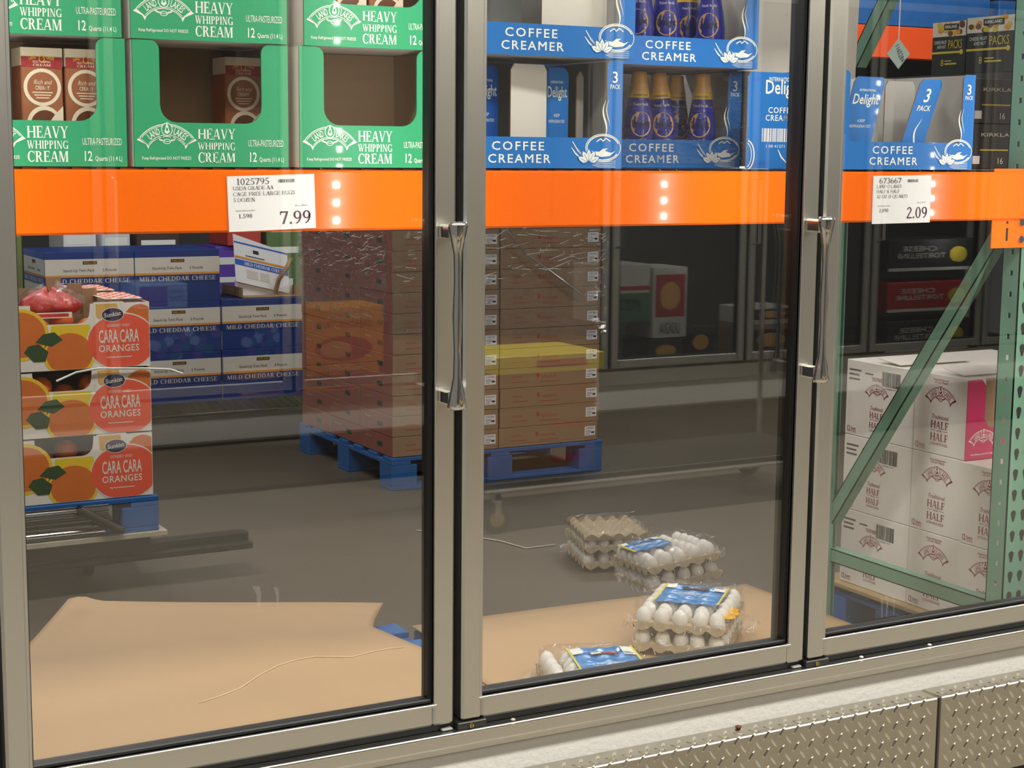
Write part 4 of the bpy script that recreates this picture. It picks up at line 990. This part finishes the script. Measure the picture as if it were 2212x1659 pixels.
# fruit and bags showing in the cartons
fm = MB(); fm.lathe([(0, 0), (.018, .003), (.032, .014), (.037, .034), (.032, .055), (.018, .067), (0, .070)], M('orange_fruit', (226, 108, 26), .5, bump=.2, bscale=120), 14); FRUIT = fm.mesh('orange_fruit', True)
for r in range(3):
    for k in range(3):
        add('orange_fruit', FRUIT, None, (OX+.165+.077*k, OYf+.055+.02*(k % 2), OZ+r*(OH+.001)+.085+.03*((k+r) % 2)), (0, 0, k), 'orange fruit %s from left inside the %s cara cara carton' % (ORD[k], ('bottom', 'middle', 'top')[r]), 'orange', 'oranges inside the cartons')
REDBAG = M('red_net_bag', (206, 52, 44), .5, noise=.45, nscale=26, bump=.6, bscale=50)
b = MB()
def bagfn(u, v):
    a = 2*pi*u; q = v; s = sin(pi*min(.98, .3+.66*q))*(1+.10*sin(5*a+2)*sin(5*q)+.05*sin(11*a)); return (OX+.215+.095*cos(a)*s, OYf+.12+.09*sin(a)*s, OZ+3*OH-.038+.075*q+.010*sin(4*a+6*q)*q)
b.grid(bagfn, 26, 10, REDBAG); o = b.obj('fruit_bag', None, smooth=True, label='red fruit bag bulging out of the top cara cara carton', cat='bag')
bf = MB(); bf.grid(lambda u, v: tuple(Vector(bagfn(u, v))*1 + Vector((.012*cos(2*pi*u), .012*sin(2*pi*u)-.004, .012+.01*sin(17*u)*sin(9*v)))), 40, 14, EGGFILM); bf.obj('clear_film', o, smooth=True)
bt = MB(); bt.fr((OX+.13, OYf+.018, OZ+3*OH-.055), FRONT); bt.rect(0, .01, .13, .028, OWHITE); bt.rect(.01, .014, .12, .024, REDBAG, .001); bt.obj('bag_band', o)
# brown tabs and red lattice lids behind the top carton
for k, (x, y, z) in enumerate(((1.332, .19, .0), (1.292, .22, .015), (1.232, .25, .035))):
    b = MB(); b.bbox(0, .052, 0, .004, 0, .10, KRAFT, .001); b.obj('cardboard_tab', None, loc=(x, OYf+y, OZ+3*OH+z-.07), rot=(-.1, 0, .2), label=('front', 'middle', 'rear')[k]+' brown tab standing in the top cara cara carton', cat='tab')
b = MB()
b.bbox(0, .12, 0, .235, 0, .003, OWHITE, .001)
for k in range(8):
    for j in range(3): b.box(.004+.04*j+(.02 if k % 2 else 0), .024+.04*j+(.02 if k % 2 else 0), .005+.028*k, .031+.028*k, .003, .0034, CORAL)
LIDM = b.mesh('carton_lid')
for k in range(2): add('carton_lid', LIDM, None, (OX+.375, OYf+.06+.325*k, OZ+3*OH+.003), None, ('front', 'rear')[k]+' coral chequered lid strip on the top orange cartons', 'lid')
strand([(OX+.20, OYf-.006, OZ+2*OH-.03), (OX+.26, OYf-.012, OZ+2*OH-.005), (OX+.33, OYf-.012, OZ+2*OH+.004), (OX+.47, OYf-.010, OZ+2*OH-.004), (OX+.56, OYf-.012, OZ+2*OH-.012), (OX+.60, OYf-.012, OZ+2*OH-.028)], .0035, 'white plastic strap end hanging from the middle orange carton', WHITEP)
pallet('pallet', 'blue pallet under the cara cara orange cartons', (.62, 2.585, .196), .885, 1.0, h=.114, wood=WOOD)
t = thing('flatbed_cart', 'dark flatbed cart with casters carrying the pallet of oranges', 'cart', (0, 0, 0))
b = MB(); b.bbox(.6, 1.53, 2.575, 3.62, .178, .196, M('cart_deck', (176, 168, 146), .6, noise=.3, nscale=30), .002); b.obj('deck', t)
b = MB(); b.box(.65, 1.48, 2.6, 2.64, .15, .178, DKMETAL); b.box(.65, 1.48, 3.5, 3.54, .15, .178, DKMETAL); b.obj('frame', t)
for x, y in ((1.33, 2.86), (.75, 2.86), (1.33, 3.5), (.75, 3.5)):
    w = MB(); w.tube([(x-.018, y, .062), (x+.018, y, .062)], .062, M('caster_tyre', (44, 36, 32), .7), 20); wo = w.obj('caster_wheel', t)
    h = MB(); h.tube([(x-.02, y, .062), (x+.02, y, .062)], .025, DKMETAL, 12); h.obj('hub', wo)
    k = MB(); k.box(x-.028, x-.022, y-.025, y+.025, .05, .15, DKMETAL); k.box(x+.022, x+.028, y-.025, y+.025, .05, .15, DKMETAL); k.box(x-.03, x+.03, y-.03, y+.03, .14, .178, DKMETAL); k.obj('caster_fork', t)
b = MB(); b.tube([(1.24, 2.57, .295), (1.25, 2.568, .29), (1.37, 2.566, .215), (1.385, 2.566, .214)], .014, DKMETAL, 10); b.obj('dark_bar', None, smooth=True, label='dark tube leaning across the open end of the orange pallet', cat='bar')
t = thing('pallet_jack_fork', 'long black steel fork sticking out past the orange pallet', 'pallet jack', (0, 2.70, .09))
b = MB(); b.bbox(.8, 1.85, 0, .05, 0, .042, DKMETAL, .006); b.obj('fork', t)
b = MB(); b.bbox(.8, 1.855, -.03, .004, -.012, .012, DKMETAL, .005); b.obj('lower_flange', t)
b = MB(); b.tube([(.85, .02, -.05), (.85, .05, -.05)], .04, BLACK, 14); b.obj('roller', t)
# wrap over the pallet's open end
b = MB(); b.grid(lambda u, v: (1.02+.32*u, 2.58-.004*sin(40*v), .20+.10*v), 8, 40, clear_mat('black_wrap', .3, .15, (.18, .18, .18), fres=False)); b.obj('stretch_wrap', None, label='dark ribbed wrap over the open end of the orange pallet', cat='film')

# ================================================================== brown cartons on a pallet
BX, BY, BW, BD = 2.83, 3.67, 1.015, 1.015
pallet('pallet', 'blue pallet under the wrapped stack of brown cartons', (BX-.01, BY-.01, 0), 1.04, 1.04, h=.138)
def label_sticker(p, u, v, w=.055, h=.042):
    p.rect(u, v, u+w, v+h, PAPER); p.bars(u+.006, v+h*.68, w*.78, h*.22, INK, 22, 5)
    for k in range(2): p.rect(u+.006, v+h*(.48-.14*k), u+w*.6, v+h*(.53-.14*k), GREYINK, .001)
    p.bars(u+.005, v+.004, w*.4, h*.16, INK, 14, 6); p.rect(u+w*.62, v+h*.22, u+w*.9, v+h*.42, INK, .001)
BH = .0865
def brown_proto(kind):
    t = thing('brown_box', '', 'carton', group='brown cartons in the wrapped stack'); w, d = (.503, .335)
    b = MB(); b.bbox(0, w, 0, d, 0, BH-.0015, BROWNBOX, .0015); bo = b.obj('body', t)
    p = MB(); p.fr((0, 0, 0), FRONT)
    if kind != 'side':
        p.line([(.06+.004*k, .048+.004*sin(k*2.1)) for k in range(13)], .0025, REDINK); p.line([(.205+.005*k, .043+.006*sin(k*1.9)) for k in range(17)], .003, REDINK); p.rect(.06, .024, .14, .027, REDINK); p.disc(.19, .05, .008, .012, REDINK, 10); p.rect(.20, .02, .30, .023, REDINK)
        label_sticker(p, .435, .022)
        p.obj('printing', bo)
    s = MB(); s.fr((0, d, 0), LEFT); s.rect(.001, .001, d-.001, BH-.0025, REDBOX)
    s.rect(.18, .03, .235, .05, M('green_print', (24, 70, 54), .6), .001); s.rect(.05, .055, .12, .062, BROWNBOX, .001)
    s.obj('side_printing', bo)
    return t
bf_, bs_ = brown_proto('front'), brown_proto('side'); first = {0: 1, 1: 1}
NR = 14
for r in range(NR):
    z = .1405+r*BH
    for q, (dx, dy) in enumerate(((0, 0), (.51, 0), (0, .34), (0, .68))):
        pr = bf_ if q < 2 else bs_; lab = 'brown carton, %s layer up from the blue pallet, %s of the wrapped stack' % (ORD[r], ('front left', 'front right', 'left side middle', 'left side rear')[q])
        l = (BX+dx+random.uniform(-.002, .002), BY+dy+random.uniform(-.0015, .0015), z)
        key = 0 if q < 2 else 1
        if first[key]: pr.location = l; pr['label'] = lab; first[key] = 0
        else: dup(pr, l, (0, 0, random.uniform(-.002, .002)), lab)
t = thing('stretch_wrap', 'clear stretch wrap with painted crease glints round the brown carton stack', 'film')
def creases(t, nm, n, P, seed):
    # opaque white strips along film folds, glints put into their colour
    r = random.Random(seed); b = MB()
    for k in range(n):
        a, c = r.random(), r.random()**1.3; ang = r.gauss(-.25, .35); L = r.choice((.02, .03, .05, .09)); w = r.uniform(.0012, .0028)
        p0, p1 = Vector(P(a, c)), Vector(P(min(1, a+L*cos(ang)), c+L*1.3*sin(ang))); d = (p1-p0)
        up = Vector((0, 0, 1)) if abs(d.normalized().z) < .9 else Vector((1, 0, 0)); s = d.cross(up).normalized().cross(d).normalized()*w
        b.face([p0-s*.2, p1-s*.2, p1+s*.2, p0+s], CREASE_GLINT)
    b.obj(nm, t, kind='stuff')
creases(t, 'front_crease_glints', 260, lambda a, c: (BX+BW*a, BY-.034, 1.30-.42*c), 3)
creases(t, 'side_crease_glints', 260, lambda a, c: (BX-.034, BY+BD*(1-a), 1.30-.40*c), 4)
b = MB(); b.grid(lambda u, v: (BX-.02+(BW+.04)*u, BY-.022-.008*sin(31*u+19*v)*sin(13*v-9*u), .66+.72*v-.05*u), 60, 44, FILM); b.obj('front_film', t, smooth=True)
b = MB(); b.grid(lambda u, v: (BX-.022-.008*sin(27*u-23*v)*sin(11*v+9*u), BY+BD*(1-u), .70+.68*v), 60, 44, FILM); b.obj('side_film', t, smooth=True)
b = MB(); b.tube([(BX+.30, BY-.035, 1.32), (BX+.62, BY-.035, .98), (BX+.90, BY-.03, .80)], .006, clear_mat('film_rope', .35, .2, (.9, .9, .9), fres=False), 6); b.obj('twisted_edge', t, smooth=True)

# ================================================================== cheese boxes on a far wire shelf
GW, GH, GD = .409, .243, .42
def cheese_proto():
    t = thing('cheese_box', '', 'carton', group='blue mild cheddar cartons on the far shelf')
    b = MB(); b.bbox(0, GW, 0, GD, 0, GH-.001, NAVY, .0015); bo = b.obj('body', t)
    p = MB()
    for fr_, w_, o_ in ((FRONT, GW, (0, 0, 0)), (LEFT, GD, (0, GD, 0))):
        p.fr(o_, fr_); wh = CWHITE if fr_ is FRONT else PAPER; lo = fr_ is LEFT
        if lo: p.rect(.001, .001, w_-.001, GH-.002, PAPER, .0005)
        if lo: p.rect(.001, GH*.86, w_-.001, GH-.002, CBLUE, .0008)
        p.rect(.001, GH*.56, w_-.001, GH*.86, wh, .0008); p.rect(.001, GH*.52, w_-.001, GH*.56, CGOLD, .0009); p.rect(.001, GH*.38, w_-.001, GH*.52, CBLUE if lo else NAVY, .0009)
        p.rect(w_*.42, GH*.76, w_*.58, GH*.82, INK, .0012); p.text('KIRKLAND', w_*.5, GH*.772, GH*.035, CGOLD, w=w_*.14, al='c', font=BOLD, c=.0016)
        p.text('Stand-Up Twin Pack', w_*.20, GH*.625, GH*.05, INK, w=w_*.35, c=.0012); p.text('5 Pounds', w_*.64, GH*.625, GH*.05, INK, w=w_*.16, c=.0012)
        p.text('MILD CHEDDAR CHEESE', w_*.5, GH*.405, GH*.085, wh, w=w_*.90, al='c', font=SERIF, sp=.06, c=.0014)
    p.obj('printing', bo)
    return t
ch = cheese_proto(); SZ = .218; k0 = True
for c in range(3):
    for r in range(3 if c < 2 else 2):
        lab = 'mild cheddar carton, %s column from the oranges, %s row' % (('left', 'middle', 'right')[c], ('bottom', 'middle', 'top')[r])
        l = (1.718+c*.413+(.006 if c == 2 else 0), 5.0+.004*c, SZ+r*GH)
        if k0: ch.location = l; ch['label'] = lab; k0 = False
        else: dup(ch, l, (0, 0, 0), lab)
# open carton lying back with its lid up on the right column
t = thing('open_cheese_box', 'opened white mild cheddar carton with torn lid on the right column', 'carton', (2.66, 5.03, SZ+2*GH+.001))
b = MB(); b.box(0, .30, .10, .104, 0, .08, PAPER); b.box(0, .004, .0, .30, 0, .05, KRAFT); b.box(.296, .30, 0, .3, 0, .05, KRAFT); b.box(0, .3, 0, .3, 0, .004, KRAFT); b.obj('tray', t)
b = MB(); b.fr((.0, .09, .075), (Vector((.97, 0, -.24)), Vector((-.02, .1, 1)))); b.prism([(0, 0), (.285, 0), (.285, .20), (0, .23)], PAPER, 0, .004)
b.rect(.002, .19, .283, .225 if 0 else .197, CBLUE, .005); b.rect(.002, .118, .283, .128, CGOLD, .005); b.rect(.002, .085, .283, .112, CBLUE, .005); b.text('MILD CHEDDAR CHEESE', .05, .09, .016, PAPER, w=.21, font=SERIF, c=.0056)
b.rect(.10, .155, .13, .172, INK, .005); b.rect(.06, .135, .16, .14, GREYINK, .005); b.rect(.06, .03, .12, .07, CARDW, .005); b.rect(.13, .03, .18, .07, CARDW, .005); b.obj('raised_lid', t)
b = MB(); b.tube([(.28, .07, .18), (.25, .05, .14), (.21, .06, .08), (.20, .08, .02)], .012, KRAFT, 6); b.obj('torn_strip', t)
t = thing('wire_shelf', 'wire display shelf edge under the far cheddar cartons', 'shelf', (0, 0, 0))
b = MB(); b.box(1.2, 3.2, 4.99, 5.5, .12, .15, DKMETAL); b.obj('shelf_base', t)
for k in range(34):
    b = MB(); x = 1.60+k*.045; b.tube([(x, 4.93, .175), (x+.02, 5.4, .214)], .0025, CHROME, 5); b.obj('shelf_wire', t)
b = MB(); b.tube([(1.2, 4.93, .175), (3.2, 4.93, .175)], .004, CHROME, 6); b.tube([(1.2, 5.4, .212), (3.2, 5.4, .212)], .004, CHROME, 6); b.obj('front_rod', t)
b = MB(); b.box(1.2, 3.2, 5.0, 5.5, 0, .12, DKMETAL); b.obj('kick_panel', t)
# odd boxes stacked behind the cheese
FAR = [((1.45, 5.6, .0), (.30, .3, .99), (120, 130, 70), 'green carton stack behind the cheddar at far left'), ((1.95, 5.6, 0), (.16, .3, 1.05), (230, 230, 235), 'white carton behind the left cheddar column'), ((2.14, 5.6, 0), (.14, .3, 1.04), (210, 214, 220), 'second white carton behind the cheddar'), ((2.32, 5.62, 0), (.22, .3, 1.02), (70, 50, 44), 'brown carton behind the middle cheddar column'),
       ((2.72, 5.6, 0), (.22, .3, .92), (96, 60, 170), 'purple carton behind the open cheddar box'), ((2.78, 5.58, .925), (.18, .3, .14), (190, 60, 50), 'red carton on the purple one'), ((3.0, 5.6, 0), (.25, .3, 1.10), (90, 120, 70), 'green carton beyond the purple one')]
for l, (w, d, h), c, lab in FAR:
    t = thing('far_carton', lab, 'carton', l); b = MB(); b.bbox(0, w, 0, d, 0, h, M('far_%d_%d_%d' % c, c, .6), .003); bo = b.obj('body', t)
    p = MB(); p.fr((0, 0, 0), FRONT)
    p.rect(w*.1, h*.90, w*.9, h*.94, WHITEP); p.rect(w*.1, h*.80, w*.7, h*.83, WHITEP); p.obj('printing', bo)

# ================================================================== nut packs and far rack, upper right
def nut_box(label, loc, rz, w, h, d=.2, big=True):
    t = thing('nut_pack_box', label, 'carton', loc, rz, group='black cheese fruit and nut cartons'); b = MB(); b.bbox(0, w, 0, d, 0, h, NUTB, .0015); bo = b.obj('body', t)
    p = MB(); r = random.Random(len(label))
    for fr_, w_, o_ in ((FRONT, w, (0, 0, 0)), (LEFT, d, (0, d, 0))):
        p.fr(o_, fr_)
        if big:
            p.rect(.001, h*.72, w_-.001, h-.001, NUTW)
            for k in range(16): p.disc(r.uniform(.015, w_-.015), r.uniform(h*.75, h*.96), .011, .008, (NUTY, NUTBR, CGOLD)[k % 3], 9, .0009+.0001*k)
            p.rect(w_*.36, h*.84, w_*.78, h*.95, NUTB, .003); p.text('KIRKLAND', w_*.57, h*.87, h*.055, WHITEP, w=w_*.36, al='c', font=BOLD, c=.0034)
            p.text('CHEESE FRUIT', w_*.06, h*.585, h*.06, WHITEP, w=w_*.38, c=.0008); p.text('AND NUT', w_*.16, h*.50, h*.06, WHITEP, w=w_*.26, c=.0008); p.text('PACKS', w_*.48, h*.49, h*.16, NUTY, w=w_*.42, c=.0008)
            p.rect(.001, h*.40, w_*.9, h*.44, NUTY); p.disc(w_*.88, h*.42, h*.05, h*.05, NUTY, 12, .0009); p.text('8', w_*.28, h*.17, h*.12, NUTY, c=.0008)
            p.rect(w_*.40, h*.25, w_*.6, h*.27, NUTY); p.rect(w_*.40, h*.19, w_*.75, h*.22, NUTY)
        else:
            p.text('16', w_*.30, h*.10, h*.14, NUTW, c=.0008); p.rect(w_*.52, h*.12, w_*.62, h*.14, NUTW); p.rect(w_*.52, h*.18, w_*.62, h*.2, NUTW); p.rect(.005, h*.10, .03, h*.28, PAPER); p.text('KIRKLAND', w_*.1, h*.72, h*.08, NUTW, w=w_*.5, c=.0008); p.rect(w_*.6, h*.6, w_*.95, h*.85, NUTBR)
            p.rect(w_*.1, h*.4, w_*.9, h*.43, NUTY)
    p.obj('printing', bo); return t
nut_box('dark carton marked 16 directly behind the creamer carton by the post', (3.12, .70, 1.3865), 0, .30, .115, .22, False)
nut_box('dark carton marked 16 stacked on another behind the post', (3.12, .70, 1.503), 0, .30, .115, .22, False)
nut_box('dark carton at the back of the rack shelf under the nut packs', (3.42, .98, 1.3865), .0, .42, .205, .22, False)
nut_box('black fruit and nut carton with PACKS in yellow, left of two', (3.5, 1.132, 1.655), 0, .20, .155, .14)
nut_box('black fruit and nut carton with PACKS in yellow, right of two', (3.5, .942, 1.655), 0, .20, .16, .188)
b = MB(); b.box(3.45, 4.4, .93, 1.5, 1.60, 1.652, M('shelf_dark', (60, 60, 58), .6)); b.obj('shelf_board', None, label='dark shelf board under the yellow lettered nut cartons', cat='shelf')
t = thing('far_rack', 'orange beam of a second rack seen above the slanted sleeves', 'rack', (0, 2.6, 0))
b = MB(); b.bbox(4.33, 7.5, 0, .05, 1.80, 1.925, M('rack_orange_far', (232, 84, 30), .5), .003); b.obj('beam', t)
b = MB(); b.bbox(4.33, 7.5, .3, .35, 1.70, 1.735, M('rack_lip', (190, 120, 100), .5), .003); b.obj('lower_lip', t)
for x in (4.28, 7.5):
    b = MB(); b.box(x, x+.05, 0, .08, 0, 2.7, RACKG); b.obj('upright_post', t)
for k in range(4):
    t = thing('blue_load', 'blue wrapped load on the far orange beam, %s from the left' % ORD[k], 'load', (4.36+k*.75, 2.62, 1.927), group='blue loads on the far rack'); b = MB(); b.bbox(0, .70, 0, .6, 0, .13, PALB, .004); b.obj('base', t)
    b = MB(); b.bbox(0, .70, .02, .6, .135, .45, BLUED, .004); bo = b.obj('carton', t); p = MB(); p.fr((0, .02, .135), FRONT)
    for j in range(6): p.disc(.08+.11*j, .10+.03*(j % 2), .035, .03, (NUTW, CGOLD, NUTBR)[j % 3], 12, .001)
    p.rect(.02, .02, .68, .05, CWHITE); p.obj('printing', bo)
t = thing('hanging_tag', 'pale tag reading 1165284 hanging on a cord', 'tag', (2.788, .62, 1.664), rot=(0, .75, 0))
b = MB(); b.box(-.026, .026, 0, .001, -.026, .026, M('tag_pale', (170, 190, 186), .6)); bo = b.obj('card', t)
p = MB(); p.fr((0, 0, 0), FRONT); p.text('1165284', -.023, .004, .014, INK, w=.046, rot=-.3); p.obj('printing', bo)
b = MB(); b.tube([(-.024, .0005, .024), (-.40, .0005, .43)], .0015, CARDW, 5); b.obj('cord', t)

# ================================================================== goods in the opposite freezer (reflected)
def fz(name, label, xv0, xv1, z0, z1, yv, fn, base, d=.25):
    """goods facing the aisle; xv runs with the doors"""
    w = xv1-xv0; t = thing(name, label, 'carton', (xv1, .04-yv, z0), rz=pi); b = MB(); b.bbox(0, w, 0, d, 0, z1-z0, base, .003); bo = b.obj('body', t)
    p = MB(); p.fr((0, 0, 0), FRONT); fn(p, w, z1-z0); p.obj('printing', bo)
YELBOX = M('samosa_yellow', (236, 160, 20), .5); FWHITE = M('freezer_white', (206, 206, 196), .6); FDARK = M('freezer_dark', (40, 40, 42), .5); FRED = M('freezer_red', (170, 30, 36), .5); FGREEN = M('freezer_green', (50, 110, 74), .5); FLBL = M('freezer_light_blue', (150, 176, 206), .5); FPUR = M('freezer_purple', (110, 70, 130), .5)
def samosa(p, w, h):
    p.text('SAMOSA-TRIO', w*.5, h*.62, h*.12, M('samosa_brown', (120, 60, 20), .6), w=w*.7, al='c', font=BOLD); p.line([(w*(.2+.04*k), h*(.82+.04*sin(k*1.3))) for k in range(14)], .008, CREAMC)
    p.disc(w*.5, h*.26, w*.36, h*.22, FRED, 18); p.disc(w*.6, h*.25, w*.2, h*.15, BOTC, 14, .001)
def lasagna(p, w, h):
    p.text('LASAGNA', w*.5, h*.06, h*.16, FWHITE if h < .2 else INK, w=w*.6, al='c', font=BOLD)
    p.rect(w*.06, h*.3, w*.94, h*.9, FRED if h > .2 else FDARK); p.disc(w*.5, h*.6, w*.3, h*.2, BOTC, 14, .001)
def tort(p, w, h):
    p.text('CHEESE', w*.45, h*.62, h*.16, FWHITE, w=w*.4, font=BOLD); p.text('TORTELLINI', w*.35, h*.40, h*.16, FWHITE, w=w*.55, font=BOLD); p.disc(w*.2, h*.5, w*.1, h*.26, NUTY, 14); p.rect(0, 0, w, h*.1, FWHITE)
def grapes(p, w, h):
    r = random.Random(3)
    for k in range(26): p.disc(r.uniform(.02, w-.02), r.uniform(.02, h*.8), .022, .022, (FPUR, FGREEN, FLBL)[k % 3], 10, .0006+.0001*k)
def pizza(p, w, h):
    p.rect(0, h*.55, w, h*.62, FRED); p.rect(0, 0, w, h*.5, FGREEN); p.text('PIZZA', w*.5, h*.2, h*.2, FWHITE, w=w*.6, al='c', font=BOLD)
def strawb(p, w, h): p.rect(w*.4, h*.1, w*.95, h*.9, FPUR); p.text('STONY', w*.06, h*.3, h*.2, FGREEN if 0 else NAVY, w=w*.32); p.text('CHOICE', w*.06, h*.6, h*.14, NAVY, w=w*.32)
fz('samosa_carton', 'yellow samosa carton, upper, in the freezer across the aisle', 2.645, 3.03, .477, .732, 4.2, samosa, YELBOX)
fz('samosa_carton', 'yellow samosa carton, lower right, in the freezer across the aisle', 2.65, 3.01, .362, .474, 4.2, samosa, YELBOX)
fz('samosa_carton', 'yellow samosa carton, lower left, in the freezer across the aisle', 2.36, 2.632, .362, .474, 4.2, samosa, YELBOX)
fz('berry_tub', 'pale blue fruit carton high in the freezer across the aisle', 1.91, 2.126, .752, .856, 4.2, strawb, FLBL)
fz('fruit_bag_box', 'box of mixed fruit at left in the freezer across the aisle', 1.954, 2.27, .528, .69, 4.2, grapes, FDARK)
fz('fruit_bag_box', 'box of mixed fruit beside the samosas across the aisle', 2.36, 2.625, .519, .692, 4.2, grapes, FDARK)
fz('pizza_carton', 'green and white pizza carton across the aisle', 4.17, 4.46, .60, .88, 4.2, pizza, FWHITE)
fz('lasagna_carton', 'tall white lasagna carton across the aisle', 4.48, 4.68, .51, .86, 4.2, lasagna, FWHITE)
fz('lasagna_carton', 'dark low lasagna carton across the aisle', 4.46, 4.66, .362, .506, 4.2, lasagna, FDARK)
fz('lasagna_carton', 'low black lasagna carton beside the other across the aisle', 4.69, 4.85, .362, .56, 4.2, lasagna, FDARK)
fz('lasagna_carton', 'white lasagna tray carton at right across the aisle', 5.06, 5.36, .55, .64, 4.2, lasagna, FWHITE)
fz('lasagna_carton', 'brown lasagna carton under the white tray across the aisle', 5.06, 5.36, .362, .546, 4.2, lasagna, KRAFT)
fz('tortellini_bag', 'dark cheese tortellini carton, upper, across the aisle', 5.98, 6.6, .80, .97, 4.2, tort, FDARK)
fz('tortellini_bag', 'dark cheese tortellini carton, middle, across the aisle', 5.98, 6.6, .58, .74, 4.2, tort, FRED)
fz('tortellini_bag', 'dark cheese tortellini carton, lower, across the aisle', 5.98, 6.6, .362, .53, 4.2, tort, FDARK)
for k, (z, lab) in enumerate(((.50, 'lower'), (.745, 'middle'), (.985, 'upper'))):
    pass
# yellow carton left on a cart in the aisle, and the cart
t = thing('stock_cart', 'low chrome stock cart with upright posts parked in the aisle', 'cart', (0, 0, 0))
cx0, cx1, cy = 2.8, 4.45, -3.25
b = MB()
for y in (cy, cy+.5):
    b.tube([(cx0, y, .16), (cx1, y, .16)], .011, CHROME, 8)
b.tube([(cx1, cy, .16), (cx1, cy+.5, .16)], .011, CHROME, 8); b.tube([(cx0, cy, .16), (cx0, cy+.5, .16)], .011, CHROME, 8); b.obj('base_frame', t)
b = MB(); b.bbox(cx0, cx1, cy, cy+.5, .17, .19, DKMETAL, .003); b.obj('tray', t)
for y in (cy, cy+.5):
    b = MB(); b.tube([(cx1, y, .16), (cx1, y, 1.5)], .011, CHROME, 8); b.obj('end_post', t)
for x, y in ((cx0+.05, cy), (cx1-.05, cy), (cx0+.05, cy+.5), (cx1-.05, cy+.5)):
    w = MB(); w.tube([(x, y-.014, .055), (x, y+.014, .055)], .055, M('cart_wheel', (60, 58, 50), .6), 18); wo = w.obj('caster_wheel', t); h = MB(); h.tube([(x, y-.016, .055), (x, y+.016, .055)], .03, NUTY, 12); h.obj('hub', wo)
    k = MB(); k.box(x-.012, x+.012, y-.022, y-.018, .05, .155, CHROME); k.box(x-.012, x+.012, y+.018, y+.022, .05, .155, CHROME); k.box(x-.012, x+.012, y-.022, y+.022, .13, .158, CHROME); k.obj('caster_fork', t)
t = thing('yellow_carton', 'flat yellow carton lying on the cart in the aisle', 'carton', (cx0+.05, cy+.13, .592)); b = MB(); b.bbox(0, .48, 0, .35, 0, .07, LYEL, .004); bo = b.obj('body', t); p = MB(); p.fr((.48, .35, 0), BACK); p.rect(.08, .02, .30, .05, REDINK, .001); p.obj('printing', bo)
for k in range(3):
    t = thing('aisle_carton', 'brown carton on the stock cart, %s from the bottom' % ORD[k], 'carton', (cx0+.05, cy+.1, .192+k*.133)); b = MB(); b.bbox(0, .46, 0, .36, 0, .131, KRAFT, .003); bo = b.obj('body', t); p = MB(); p.fr((.46, .36, 0), BACK); p.rect(.05, .05, .2, .08, REDINK); p.obj('printing', bo)
